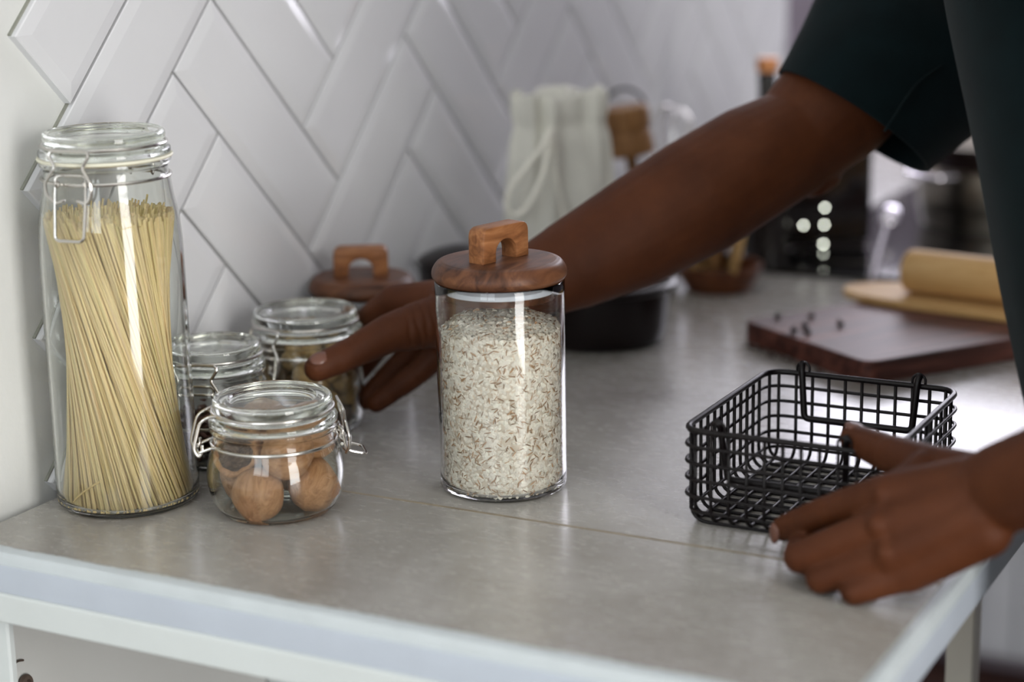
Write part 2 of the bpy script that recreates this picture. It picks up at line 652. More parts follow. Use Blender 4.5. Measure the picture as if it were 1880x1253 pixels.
for (u0, u1, v0, v1) in tiles:
    zc = [(u + v) * S2 for u in (u0, u1) for v in (v0, v1)]
    yc = [(u - v) * S2 for u in (u0, u1) for v in (v0, v1)]
    if max(zc) < CT + 0.012 or min(zc) > TILE_TOP - 0.01 or min(yc) > TILE_FAR - 0.01 or max(yc) < -0.2:
        continue
    g = GAP / 2
    vs, fs = tile_verts(u0 + g, u1 - g, v0 + g, v1 - g)
    cut = min(zc) < CT + 0.001 or max(zc) > TILE_TOP or max(yc) > TILE_FAR
    me = make_mesh('tile', vs, fs, smooth=False)
    if cut and clipped(me) < 2:
        continue
    jit = Matrix.Translation((random.uniform(-0.0003, 0.0003), 0, 0))
    me.transform(jit)
    add('tile', me, M['tile'], wall_tiles)
    gv, gf = [], []
    e0 = GAP * 0.6 if (u1 - u0 > v1 - v0 and abs(u1 + TW * round((1.103 - u1) / TW) - 1.103) < 1e-4 and yc and min(yc) < 0.16) else 0.0
    for (h) in (0.0, 0.0024):
        for (u, v) in ((u0 + e0, v0 + e0), (u1, v0 + e0), (u1, v1), (u0 + e0, v1)):
            gv.append((h, (u - v) * S2, (u + v) * S2))
    gme = make_mesh('grout', gv, [(4, 5, 6, 7), (0, 1, 5, 4), (1, 2, 6, 5), (2, 3, 7, 6), (3, 0, 4, 7)], smooth=False)
    if cut:
        clipped(gme)
    grout_geo.extend([v.co[:] for v in gme.vertices], [tuple(p.vertices) for p in gme.polygons])
    bpy.data.meshes.remove(gme)
add('grout', grout_geo.mesh('grout', smooth=False), M['grout'], wall_tiles)

# ---- worktop on its white table frame
wt = thing('worktop_table', 'long white framed table with a grey stone-look worktop along the tiled wall', 'worktop', (0, 0, 0))
SY = 0.197
add('slab', box_mesh('slab', 0.011, CW - 0.022, 0.006, SY - 0.0008, CT - 0.024, CT, 0.0007, 1), M['worktop'], wt)
add('slab', box_mesh('slab', 0.011, CW - 0.022, SY + 0.0008, 1.96, CT - 0.024, CT, 0.0007, 1), M['worktop'], wt)
add('joint_filler', box_mesh('joint_filler', 0.011, CW - 0.022, SY - 0.0015, SY + 0.0015, CT - 0.02, CT - 0.0003 + 0.0004), M['joint'], wt)


def strip(pts_inner, pts_outer, h, name):
    """thin caulk line between a wavy inner edge and the trim"""
    n = len(pts_inner)
    vs, fs = [], []
    for (a, b) in zip(pts_inner, pts_outer):
        vs += [(a[0], a[1], CT + 0.0001), ((a[0] * .5 + b[0] * .5), (a[1] * .5 + b[1] * .5), CT + h), (b[0], b[1], CT + 0.0001)]
    for i in range(n - 1):
        for k in range(2):
            fs.append((i * 3 + k, i * 3 + 3 + k, i * 3 + 4 + k, i * 3 + 1 + k))
    return make_mesh(name, vs, fs)


NS = 260
inn, out = [], []
for i in range(NS):
    x = 0.012 + (CW - 0.03 - 0.012) * i / (NS - 1)
    w = 0.0012 * math.sin(x * 61) * math.sin(x * 23 + 1) + random.uniform(-0.0006, 0.0006)
    inn.append((x, 0.0065 + w))
    out.append((x, 0.000))
add('caulk_line', strip(inn, out, 0.0012, 'caulk_line'), M['caulk'], wt)


def trim_profile_y():
    # (offset outwards, z): rounded lip, face, small step
    return [(0.006, CT - 0.0008), (0.001, CT + 0.0002), (-0.0022, CT - 0.0010), (-0.0038, CT - 0.0040), (-0.0040, CT - 0.0080), (-0.0053, CT - 0.0085),
            (-0.0058, CT - 0.0098), (-0.0056, CT - 0.0275), (0.006, CT - 0.0275)]


pr = trim_profile_y()
for nm, sect, mt in (('edge_lip', pr[:6] + [(0.006, CT - 0.0085)], 'caulk'), ('edge_trim', [(0.006, CT - 0.0086)] + pr[5:], 'trim')):
    vs, fs = [], []
    for x, sgn in ((0.002, 0), (CW, 1)):
        for o, z in sect:
            vs.append((x if not sgn else CW - 0.016 - o, o, z))
    for o, z in sect:
        vs.append((CW - 0.016 - o, 1.96, z))
    n = len(sect)
    for q in range(2):
        for k in range(n):
            l = (k + 1) % n
            fs.append((q * n + k, q * n + l, q * n + n + l, q * n + n + k))
    fs += [tuple(range(n)), tuple(reversed(range(2 * n, 3 * n)))]
    add(nm, make_mesh(nm, vs, fs, True, 30), M[mt], wt)
add('apron', box_mesh('apron', 0.002, CW - 0.0285, -0.0075, 0.014, CT - 0.0488, CT - 0.0277, 0.0018, 2), M['paint'], wt)
add('apron', box_mesh('apron', CW - 0.052, CW - 0.0285, 0.0142, 1.95, CT - 0.0488, CT - 0.0277, 0.0018, 2), M['cream'], wt)
for (x0, x1, y0, y1, mt) in ((0.002, 0.047, 0.002, 0.009, 'paint'), (0.550, 0.572, 0.500, 0.522, 'cream'), (0.003, 0.026, 0.352, 0.38, 'paint'),
                             (0.550, 0.572, 1.55, 1.575, 'cream'), (0.003, 0.026, 1.55, 1.575, 'paint')):
    add('leg', box_mesh('leg', x0, x1, y0, y1, 0.0, CT - 0.049, 0.0015, 1), M[mt], wt)
add('stretcher', box_mesh('stretcher', 0.03, 0.55, 1.553, 1.572, CT - 0.075, CT - 0.049, 0.0015, 1), M['cream'], wt)
add('support_panel', box_mesh('support_panel', 0.02, CW - 0.06, 0.06, 1.95, CT - 0.036, CT - 0.0245, 0.001, 1), M['paint'], wt)

# brown cable on the wall under the table
cb = Geo()
cb.extend(*tube(spline([(0.0020, 0.0446, 0.7904), (0.0020, 0.0511, 0.7891), (0.0020, 0.0562, 0.7896), (0.0020, 0.0617, 0.7882)], 5), 0.0008, 6))
tag(add('wall_cable', cb.mesh('wall_cable'), M['cable']), 'short brown cable end on the wall under the worktop', 'cable')
cb = Geo()
cb.extend(*lathe([(0, 0.0), (0.006, 0.0), (0.007, 0.002), (0.006, 0.004), (0.0035, 0.0045), (0.003, 0.001), (0, 0.001)], 20))
me = cb.mesh('wall_grommet')
me.transform(Matrix.Translation((0.0005, 0.0613, 0.7705)) @ Matrix.Rotation(math.pi / 2, 4, 'Y'))
tag(add('wall_grommet', me, M['cable']), 'small round brown grommet on the wall under the cable end', 'grommet')

# white cabinet standing on the floor beyond the table
cab = thing('floor_cabinet', 'white cabinet with framed doors standing on the floor beyond the table', 'cabinet', (0, 0, 0))
add('body', box_mesh('body', 0.02, 1.52, 2.10, 2.53, 0.03, 0.80, 0.003, 1), M['cabinet'], cab)
add('plinth', box_mesh('plinth', 0.04, 1.50, 2.13, 2.5, 0.0, 0.03), M['far_wall'], cab)
add('countertop', box_mesh('countertop', 0.0, 1.54, 2.07, 2.545, 0.80, 0.83, 0.003, 1), M['far_wall'], cab)
for (x0, x1) in ((0.025, 0.258), (0.262, 0.76), (0.764, 1.515)):
    d = add('door', box_mesh('door', x0, x1, 2.088, 2.0995, 0.045, 0.79, 0.002, 1), M['cabinet'], cab)
    for (a, b, c, e) in ((x0, x0 + 0.055, 0.045, 0.79), (x1 - 0.055, x1, 0.045, 0.79), (x0 + 0.055, x1 - 0.055, 0.045, 0.105), (x0 + 0.055, x1 - 0.055, 0.73, 0.79)):
        add('door_rail', box_mesh('door_rail', a, b, 2.078, 2.088, c, e, 0.002, 1), M['cabinet'], d)
    kx = x1 - 0.03
    kv, kf = lathe([(0, 0.022), (0.008, 0.021), (0.011, 0.016), (0.006, 0.008), (0.005, 0.0), (0, 0)], 20)
    km = make_mesh('knob', kv, kf)
    km.transform(Matrix.Translation((kx, 2.0785, 0.62)) @ Matrix.Rotation(math.pi / 2, 4, 'X'))
    add('knob', km, M['chrome'], d)

# ------------------------------------------------------------------ jars
GT = 0.0026


def glass_body(outer, floor_t, thick, top_round=0.0008):
    """closed glass vessel from an outer profile that starts on the axis and ends at the rim"""
    inner = [(max(r - thick, 0.002), z) for r, z in outer if z > floor_t + 0.004 and r > 0.01]
    rim_r, rim_z = outer[-1]
    inner = [p for p in inner if p[1] < rim_z - 0.0005]
    prof = list(outer) + [(rim_r - thick * 0.3, rim_z + top_round), (rim_r - thick * 0.7, rim_z + top_round)]
    prof.append((rim_r - thick, rim_z))
    prof += list(reversed(inner))
    fr = inner[0][0]
    prof += [(fr - 0.0015, floor_t + 0.0018), (fr - 0.004, floor_t + 0.0004), (0, floor_t)]
    return lathe(prof, 72)


def clip_jar(name, label, loc, rotz, H, Rl, body, wires='steel_wire', seal=True, lever_out=0.004, lever_len=0.0, mat='jar_glass'):
    t = thing(name, label, 'jar', loc, rotz)
    Rn, Rf = Rl + 0.0006, Rl + 0.003
    outer = smooth_profile([(0, 0.002)] + body + [(Rn + 0.0012, H - 0.0345), (Rn, H - 0.029), (Rn, H - 0.0245), (Rf - 0.0003, H - 0.0222), (Rf, H - 0.0197)], 5)
    vs, fs = glass_body(outer, 0.0035, GT)
    add('glass_body', make_mesh('glass_body', vs, fs), M[mat], t)
    zl = H - (0.0165 if seal else 0.0185)
    lid = smooth_profile([(0, zl + 0.0025), (Rl - 0.012, zl + 0.0025), (Rl - 0.006, zl + 0.002), (Rl - 0.0035, zl), (Rf - 0.001, zl), (Rf, zl + 0.0014),
                          (Rf - 0.0004, zl + 0.0042), (Rl - 0.0012, zl + 0.0062), (Rl - 0.0020, zl + 0.0080), (Rl - 0.0004, zl + 0.0098), (Rl, H - 0.0035), (Rl - 0.0006, H - 0.0012),
                          (Rl - 0.0024, H), (Rl - 0.0045, H - 0.0006), (Rl * 0.80, H - 0.0012), (Rl * 0.74, H - 0.0016), (Rl * 0.70, H - 0.0030),
                          (Rl * 0.62, H - 0.0040), (Rl * 0.3, H - 0.0044), (0, H - 0.0045)], 3)
    vs, fs = lathe(lid, 72)
    add('lid', make_mesh('lid', vs, fs), M['lid_glass'], t)
    if seal:
        vs, fs = ring([(Rl - 0.004, H - 0.0189), (Rf + 0.0008, H - 0.0189), (Rf + 0.0014, H - 0.0179), (Rf + 0.0008, H - 0.0168), (Rl - 0.004, H - 0.0168)], 64)
        add('seal', make_mesh('seal', vs, fs, True, 40), M['rubber'], t)
    W = M[wires]
    r = 0.00118
    g = Geo()
    g.extend(*torus(Rn + 0.0013, r, H - 0.0312, 72, 8))
    add('neck_wire', g.mesh('neck_wire'), W, t)
    g = Geo()
    g.extend(*torus(Rl + 0.0004, r, H - 0.0088, 72, 8))
    add('lid_wire', g.mesh('lid_wire'), W, t)
    half = [(Rf + 0.0036, 0.0120, H - 0.0425), (Rf + 0.0056, 0.0165, H - 0.037), (Rf + 0.0060, 0.0172, H - 0.029), (Rf + 0.0042, 0.0108, H - 0.0200), (Rf + 0.0036, 0.0106, H - 0.0180),
            (Rf + 0.0026, 0.0150, H - 0.0110), (Rf + 0.0016, 0.0130, H - 0.0082)]
    full = half + [(x, -y, z) for x, y, z in reversed(half)]
    g = Geo()
    g.extend(*tube(fillet(full, 0.003, 4), r, 8))
    add('clasp_bail', g.mesh('clasp_bail'), W, t)
    Ll = 0.0670 + lever_len
    lev = [(Rn + 0.0024, 0.0078, H - 0.0245), (Rn + 0.0040, 0.0114, H - 0.0255), (Rn + 0.0068, 0.0114, H - 0.041), (Rn + 0.0075 + lever_out, 0.0106, H - Ll)]
    full = lev + [(x, -y, z) for x, y, z in reversed(lev)]
    g = Geo()
    g.extend(*tube(fillet(full, 0.004, 5), r, 8))
    g.extend(*tube([(Rn + 0.0024, -0.0075, H - 0.0245), (Rn + 0.0036, 0, H - 0.0242), (Rn + 0.0024, 0.0075, H - 0.0245)], r, 8))
    for s in (1, -1):
        g.extend(*tube([(Rf + 0.0036, s * 0.0120, H - 0.0425), (Rn + 0.0068, s * 0.0098, H - 0.0422), (Rn + 0.0056, s * 0.0045, H - 0.0408)], r, 8))
        g.extend(*torus(0.0021, 0.0008, 0, 14, 6))
        for i in range(len(g.v) - 14 * 6, len(g.v)):
            x, y, z = g.v[i]
            g.v[i] = (Rn + 0.0042 + x, s * 0.0105 + z, H - 0.0302 + y)
    add('clasp_lever', g.mesh('clasp_lever'), W, t)
    for s in (1, -1):
        g = Geo()
        y = s * 0.0085
        g.extend(*tube(fillet([(-(Rl - 0.006), y * 2.0, H - 0.0088), (-(Rl + 0.002), y * 1.25, H - 0.0088), (-(Rf + 0.0065), y * 1.2, H - 0.0125), (-(Rf + 0.0120), y * 1.2, H - 0.0315), (-(Rf + 0.0085), y * 1.15, H - 0.0375),
                               (-(Rf + 0.0058), y * 1.1, H - 0.0330), (-(Rf + 0.0058), y * 1.1, H - 0.0290)], 0.004, 4), r, 8))
        g.extend(*tube(fillet([(-(Rn - 0.004), y * 1.9, H - 0.0312), (-(Rn + 0.0015), y * 1.3, H - 0.0312), (-(Rf + 0.009), y * 1.15, H - 0.0345), (-(Rf + 0.009), -y * 0.2, H - 0.0345)], 0.002, 4), r, 8))
        add('hinge_wire', g.mesh('hinge_wire'), W, t)
    return t


RZ = math.radians
PASTA = (0.0600, 0.1200)
WAL = (0.1703, 0.1449)
J3 = (0.0630, 0.2250)
J4 = (0.0756, 0.3280)
J5 = (0.0570, 0.4420)
OAT = (0.2891, 0.2567)

clip_jar('tall_clip_top_jar', 'tall clip-top glass jar with cream seal holding dry spaghetti', (*PASTA, CT), RZ(-80), 0.2632, 0.0415,
         [(0.036, 0.0016), (0.0450, 0.0004), (0.0488, 0.0030), (0.0500, 0.0100), (0.0498, 0.05), (0.0495, 0.13), (0.0491, 0.178), (0.0476, 0.2015), (0.0447, 0.218)])
clip_jar('small_clip_top_jar', 'small round clip-top glass jar of walnuts in front of the other jars', (*WAL, CT), RZ(41), 0.0826, 0.0412,
         [(0.026, 0.0018), (0.0345, 0.0004), (0.0395, 0.0030), (0.0448, 0.0115), (0.0472, 0.0225), (0.0473, 0.032), (0.0455, 0.0415)], seal=False, lever_out=0.013, lever_len=-0.022)
clip_jar('clip_top_jar', 'slim clip-top jar with dark beans partly behind the spaghetti jar', (*J3, CT), RZ(-72), 0.0910, 0.0345,
         [(0.024, 0.0018), (0.0310, 0.0004), (0.0350, 0.0040), (0.0368, 0.0120), (0.0370, 0.030), (0.0366, 0.043), (0.0355, 0.052)], seal=False, lever_len=-0.012)
clip_jar('clip_top_jar', 'clip-top jar of tan dried fruit that the reaching hand is gripping', (*J4, CT), RZ(-99), 0.0955, 0.0412,
         [(0.030, 0.0018), (0.0385, 0.0004), (0.0425, 0.0040), (0.0440, 0.0120), (0.0442, 0.030), (0.0440, 0.046), (0.0430, 0.055)], seal=False, lever_len=-0.012)

# ---- spaghetti
def tinted_mesh(name, V, F, C, smooth=True):
    me = bpy.data.meshes.new(name)
    me.from_pydata(V.tolist(), [], F)
    me.update()
    a = me.color_attributes.new('tint', 'FLOAT_COLOR', 'POINT')
    a.data.foreach_set('color', np.concatenate([C, np.ones((len(C), 1))], 1).astype(np.float32).ravel())
    if smooth:
        me.polygons.foreach_set('use_smooth', [True] * len(me.polygons))
    return me


def strand(p0, p1, r, seg=6, bow=None):
    d = (p1 - p0)
    d = d / np.linalg.norm(d)
    u = np.cross(d, [0, 1, 0.2])
    u /= np.linalg.norm(u)
    w = np.cross(d, u)
    a = np.arange(seg) * 2 * math.pi / seg
    circ = np.cos(a)[:, None] * u + np.sin(a)[:, None] * w
    return np.concatenate([p0 + circ * r, p1 + circ * r])


V, F, C = [], [], []
ns = 0
layers = [(0.0460, 128), (0.0438, 118), (0.0415, 110), (0.0385, 90), (0.0350, 80), (0.0310, 70), (0.0260, 60), (0.020, 45), (0.012, 26), (0.004, 8)]
for R0, cnt in layers:
    for i in range(cnt):
        a = 2 * math.pi * i / cnt + rng.normal(0, 0.02)
        tw = RZ(78) + rng.normal(0, 0.07)
        zt = 0.2055 + rng.normal(0, 0.0019) - (0.002 if i % 5 == 0 else 0)
        rb = R0 * rng.uniform(0.985, 1.0)
        rt = min(R0, 0.0438) * rng.uniform(0.975, 1.0)
        p0 = np.array([rb * math.cos(a + tw), rb * math.sin(a + tw), 0.0050])
        p1 = np.array([rt * math.cos(a), rt * math.sin(a), zt])
        r = 0.00086 * rng.uniform(0.95, 1.05)
        vs = strand(p0, p1, r, 6)
        k = len(V) * 12
        V.append(vs)
        for j in range(6):
            l = (j + 1) % 6
            F.append((k + j, k + l, k + 6 + l, k + 6 + j))
        F.append(tuple(range(k + 5, k - 1, -1)))
        F.append(tuple(range(k + 6, k + 12)))
        b = rng.uniform(0.88, 1.08)
        C.append(np.tile(np.array([0.86, 0.68, 0.36]) * b + rng.normal(0, 0.012, 3), (12, 1)))
me = tinted_mesh('spaghetti_bundle', np.concatenate(V), F, np.clip(np.concatenate(C), 0, 1))
sp = add('spaghetti', me, M['spaghetti'], None, (*PASTA, CT))
sp.rotation_euler = (0, 0, 0)
tag(sp, 'twisted bundle of dry pale yellow spaghetti in the tall jar', 'pasta')
sp['kind'] = 'stuff'
q0, q1 = Vector((0.0495, 0.0679, 0.9105)), Vector((0.0717, 0.0817, 0.9282))
g = Geo()
ax = Vector((*PASTA, 0))


def hug(p, rad):
    d = Vector((p.x - PASTA[0], p.y - PASTA[1], 0))
    d = d.normalized() * rad
    return Vector((PASTA[0] + d.x, PASTA[1] + d.y, p.z))


mid = [q0.lerp(q1, i / 8) for i in range(9)]
g.extend(*tube([hug(p, 0.0472) for p in mid], 0.00075, 6))
me = g.mesh('spaghetti_strand')
cc = me.color_attributes.new('tint', 'FLOAT_COLOR', 'POINT')
cc.data.foreach_set('color', [0.80, 0.62, 0.30, 1] * len(me.vertices))
tag(add('spaghetti_strand', me, M['spaghetti']), 'broken spaghetti strand lying slanted across the foot of the bundle', 'pasta')

# ---- walnuts
def walnut_mesh(name, seed, n=28):
    rs = np.random.default_rng(seed)
    g = Geo()
    prof = [(0, 0)]
    vs, fs = [], []
    rows = []
    ph = rs.uniform(0, 6.28, 6)
    for i in range(n // 2 + 1):
        th = math.pi * i / (n // 2)
        rows.append([])
        for k in range(n if 0 < i < n // 2 else 1):
            a = 2 * math.pi * k / n
            x, y, z = math.sin(th) * math.cos(a), math.sin(th) * math.sin(a), math.cos(th)
            r = 1.0 + 0.025 * math.sin(3 * a + 4 * th + ph[0]) * math.sin(th) + 0.018 * math.sin(7 * a - 3 * th + ph[1]) * math.sin(th)
            seam = math.exp(-(y / 0.10) ** 2)
            r *= 1.0 + 0.035 * seam
            tip = max(0, z) ** 14
            r *= 1.0 + 0.12 * tip
            rows[-1].append(len(vs))
            vs.append((x * r * 0.0176, y * r * 0.0170, z * r * 0.0176))
    for A, B in zip(rows[:-1], rows[1:]):
        for k in range(n):
            l = (k + 1) % n
            if len(A) == 1:
                fs.append((A[0], B[k], B[l]))
            elif len(B) == 1:
                fs.append((A[k], B[0], A[l]))
            else:
                fs.append((A[k], B[k], B[l], A[l]))
    return make_mesh(name, vs, fs)


wm = [walnut_mesh('walnut_shell', s) for s in (1, 2, 3)]
def wspot(r, f, z):
    return (WAL[0] + 0.883 * r + 0.47 * f, WAL[1] + 0.469 * r - 0.883 * f, CT + z)


WAL_SPOTS = [
    (wspot(-0.004, 0.0255, 0.0219), (2.6, 0.35, 0.9), 0, 'walnut resting on the jar floor, nearest the camera, seam facing out'),
    (wspot(0.0245, 0.0080, 0.0225), (0.4, 0.8, 2.2), 1, 'smooth tan walnut low in the jar on the clasp side'),
    (wspot(-0.0225, -0.0100, 0.0219), (1.2, 0.2, 0.4), 2, 'walnut behind and underneath the broken open shell'),
    (wspot(0.0110, 0.0080, 0.0465), (0.3, 1.1, 1.3), 1, 'walnut behind the glass glare in the middle of the jar'),
    (wspot(0.0220, -0.0130, 0.0465), (1.9, 0.3, 2.8), 2, 'walnut high in the jar beside the clasp'),
    (wspot(-0.0080, -0.0190, 0.0465), (0.5, 0.5, 0.2), 0, 'walnut high in the jar under the middle of the lid'),
    (wspot(0.0120, -0.0230, 0.0219), (0.8, 0.1, 1.1), 2, 'shaded walnut at the back of the jar on the clasp side'),
]
wpos = [Vector(s_[0]) for s_ in WAL_SPOTS]
pw = Vector(wspot(-0.0245, 0.0085, 0.0435))
wpos.append(pw.copy())
for it in range(60):
    for i in range(len(wpos)):
        for j in range(i):
            dv = wpos[i] - wpos[j]
            if 1e-6 < dv.length < 0.0345:
                sh_ = dv.normalized() * (0.0345 - dv.length) * 0.5
                wpos[i] += sh_
                wpos[j] -= sh_
        q_ = wpos[i]
        d_ = Vector((q_.x - WAL[0], q_.y - WAL[1]))
        lim = 0.0270 if q_.z < 0.945 else 0.0255 - max(0, q_.z - 0.945) * 0.25
        if d_.length > lim:
            d_ = d_.normalized() * lim
            q_.x, q_.y = WAL[0] + d_.x, WAL[1] + d_.y
        q_.z = min(max(q_.z, CT + 0.0218), CT + 0.0465)
    wpos[-1] = pw.copy()
for ((p, rot, k, lb), wp) in zip(WAL_SPOTS, wpos):
    p = tuple(wp)
    o = add('walnut', wm[k], M['walnut'], None, p)
    o.rotation_euler = rot
    tag(o, lb, 'walnut', 'walnuts in the small jar')
# broken shell: thick bowl with a dark hollow
t = thing('broken_walnut', 'broken open walnut shell with a dark hollow facing the camera', 'walnut', (0, 0, 0), 0, 'walnuts in the small jar')
Rw = 0.0170


def wav(a, k):
    return 1 + 0.03 * math.sin(3 * a + 1) + 0.03 * math.sin(7 * a + 2 * k) + 0.015 * math.sin(13 * a)


def bowl(rows, n=36):
    vs, fs = [], []
    for ri, (r, z) in enumerate(rows):
        for k in range(n):
            a = 2 * math.pi * k / n
            f = wav(a, 0 if r < Rw * 0.8 else 1)
            zz = z + (0.0009 * math.sin(5 * a + 0.6) if z > 0.002 else 0)
            vs.append((r * f * math.cos(a), r * f * math.sin(a), zz))
    for i in range(len(rows) - 1):
        for k in range(n):
            l = (k + 1) % n
            fs.append((i * n + k, i * n + l, (i + 1) * n + l, (i + 1) * n + k))
    return vs, fs


rows = [(Rw * math.sin(x), -Rw * math.cos(x)) for x in [0.02, 0.3, 0.6, 0.9, 1.2, 1.5, 1.8, 1.95]]
rows += [(Rw * 0.80, 0.0066), (Rw * 0.71, 0.0050)]
vs, fs = bowl(rows)
shell = add('shell', make_mesh('shell', vs, fs), M['walnut'], t)
rows = [(Rw * 0.715, 0.0051), (Rw * 0.70, 0.0015), (Rw * 0.62, -0.004), (Rw * 0.45, -0.008), (Rw * 0.2, -0.0098), (0.0002, -0.0100)]
vs, fs = bowl(rows)
me = make_mesh('hollow', vs, fs)
for v in me.vertices:
    v.co.z += 0.0014 * math.sin(v.co.x * 700) * math.sin(v.co.y * 560 + 1)
add('hollow', me, M['walnut_inside'], t)
t.location = pw
to_cam = (CAM_POS - pw).normalized()
t.rotation_mode = 'QUATERNION'
nrm = (to_cam + ax_r * -0.30 + Vector((0, 0, 0.0))).normalized()
t.rotation_quaternion = nrm.to_track_quat('Z', 'Y')

# ---- dark beans in the slim jar (stuff)
def ico_pts(sub=1):
    bm = bmesh.new()
    bmesh.ops.create_icosphere(bm, subdivisions=sub, radius=1.0)
    v = np.array([q.co[:] for q in bm.verts])
    f = [tuple(x.index for x in q.verts) for q in bm.faces]
    bm.free()
    return v, f


iv, ifc = ico_pts(2)
iv1, ifc1 = ico_pts(1)


def rot_rand(rs):
    q = rs.normal(size=4)
    q /= np.linalg.norm(q)
    return np.array(Matrix.Rotation(0, 3, 'X')) if False else np.array(__import__('mathutils').Quaternion(q).to_matrix())


g = Geo()
for i in range(420):
    rr = 0.0305 * math.sqrt(rng.uniform(0, 1))
    a = rng.uniform(0, 6.283)
    z = rng.uniform(0.007, 0.037)
    if z > 0.034 and rr > 0.027:
        z -= 0.004
    v = iv1 * np.array([0.0048, 0.0032, 0.0028]) @ rot_rand(rng).T + np.array([rr * math.cos(a), rr * math.sin(a), z])
    g.extend(v.tolist(), ifc1)
o = add('dried_beans', g.mesh('dried_beans'), M['legume'], None, (*J3, CT))
tag(o, 'dark red dried beans filling the slim jar', 'beans')
o['kind'] = 'stuff'

# ---- tan dried fruit in the gripped jar
def lump(seed):
    rs = np.random.default_rng(seed)
    k = rs.normal(size=(3, 3)) * 2.2
    d = 1 + 0.10 * np.sin(iv @ k[0] * 1.6) + 0.08 * np.sin(iv @ k[1] * 2.2 + 1)
    v = iv * d[:, None] * np.array([0.0108, 0.0098, 0.0082])
    return make_mesh('dried_fruit', v.tolist(), ifc)


lm = [lump(s) for s in (4, 5, 6, 7)]
cnt = 0
for lay in range(5):
    z = 0.0125 + lay * 0.0125
    spots = [(0.0295, 2 * math.pi * i / 9 + lay * 0.35) for i in range(9)] + [(0.0125, 2 * math.pi * i / 4 + lay * 0.5) for i in range(4)]
    for (rr, a) in spots:
        rr2 = rr if z < 0.058 else rr * 0.93
        o = add('dried_fruit', lm[cnt % 4], M['snack'] if cnt % 6 else M['dark_snack'], None,
                (J4[0] + rr2 * math.cos(a), J4[1] + rr2 * math.sin(a), CT + z + rng.uniform(-0.0008, 0.0008)))
        o.rotation_euler = tuple(rng.uniform(0, 3, 3))
        tag(o, 'tan wrinkled dried fruit piece inside the jar the hand is gripping', 'dried fruit', 'dried fruit in the gripped jar')
        cnt += 1

# ---- jars with wooden lids
def arch_handle(L, T, H, hw, hh):
    """block with an arched opening, long axis x"""
    out = fillet([(-L / 2, 0, 0), (-L / 2, H, 0), (L / 2, H, 0), (L / 2, 0, 0)], 0.0075, 6)
    inn = [(hw / 2, 0.0, 0)] + [(hw / 2 * math.cos(a), hh - hw / 2 * 0.9 + hw / 2 * 0.9 * math.sin(a), 0) for a in [math.pi * i / 14 for i in range(15)]] + [(-hw / 2, 0, 0)]
    poly = [(p[0], p[1]) for p in out] + [(p[0], p[1]) for p in inn]
    n = len(poly)
    vs = [(x, -T / 2, z) for x, z in poly] + [(x, T / 2, z) for x, z in poly]
    bm = bmesh.new()
    bv = [bm.verts.new(v) for v in vs]
    f0 = bm.faces.new(bv[:n])
    f1 = bm.faces.new(list(reversed(bv[n:])))
    for i in range(n):
        j = (i + 1) % n
        bm.faces.new((bv[j], bv[i], bv[n + i], bv[n + j]))
    bmesh.ops.recalc_face_normals(bm, faces=bm.faces[:])
    ed = list(set(f0.edges) | set(f1.edges))
    bmesh.ops.bevel(bm, geom=ed, offset=0.0013, segments=2, affect='EDGES', profile=0.5)
    bmesh.ops.triangulate(bm, faces=[f for f in bm.faces if len(f.verts) > 4])
    me = bpy.data.meshes.new('handle')
    bm.to_mesh(me)
    bm.free()
    me.polygons.foreach_set('use_smooth', [True] * len(me.polygons))
    me.set_sharp_from_angle(angle=math.radians(35))
    return me


def wood_lid_jar(name, label, loc, R, H, lidR, ha, seal=True):
    t = thing(name, label, 'jar', loc)
    outer = smooth_profile([(0, 0.0012), (R - 0.012, 0.0008), (R - 0.005, 0.0), (R - 0.0012, 0.0022), (R, 0.0065), (R, 0.03), (R + 0.0003, H * 0.6), (R + 0.0004, H)], 5)
    vs, fs = glass_body(outer, 0.0032, 0.0020)
    add('glass_body', make_mesh('glass_body', vs, fs), M['glass'], t)
    z = H + 0.0012
    vs, fs = lathe(smooth_profile([(0, z), (lidR - 0.006, z), (lidR - 0.0028, z + 0.0002), (lidR - 0.0006, z + 0.0022), (lidR, z + 0.0045), (lidR - 0.0007, z + 0.0080), (lidR - 0.0035, z + 0.0122),
                                   (lidR - 0.0065, z + 0.0136), (lidR - 0.012, z + 0.0140), (0, z + 0.0140)], 4), 96)
    lid = add('lid', make_mesh('lid', vs, fs, True, 50), M['acacia'], t, None, ha + 0.25)
    h = add('handle', arch_handle(0.0460, 0.0150, 0.0250, 0.0205, 0.0150), M['acacia_light'], lid, (0, 0, z + 0.0139), -0.25)
    ri = R - 0.0026
    vs, fs = lathe([(0, H + 0.001), (ri - 0.0030, H + 0.001), (ri - 0.0030, H - 0.0105), (ri - 0.0036, H - 0.0115), (0, H - 0.0115)], 72)
    add('plug', make_mesh('plug', vs, fs, True, 40), M['acacia'], t)
    vs, fs = ring([(ri - 0.0031, H - 0.0030), (ri - 0.0004, H - 0.0036), (ri - 0.0002, H - 0.0050), (ri - 0.0004, H - 0.0064), (ri - 0.0031, H - 0.0070)], 72)
    add('seal', make_mesh('seal', vs, fs, True, 60), M['silicone'], t)
    return t


wood_lid_jar('wood_lidded_jar', 'tall glass jar of oats with a wooden lid and arched handle', (*OAT, CT), 0.0453, 0.1506, 0.0475, RZ(28 + 47))
wood_lid_jar('wood_lidded_jar', 'short glass jar with wooden lid against the tiles behind the reaching hand', (*J5, CT), 0.0420, 0.0835, 0.0452, RZ(28 + 3))

# ---- oats (stuff): a heap of flakes
ro = 0.0424
hv, hf = lathe([(0, 0.0040), (ro - 0.003, 0.0040), (ro - 0.0012, 0.006), (ro - 0.0010, 0.1165), (ro * 0.8, 0.1215), (ro * 0.5, 0.1265), (ro * 0.2, 0.1285), (0, 0.129)], 48)
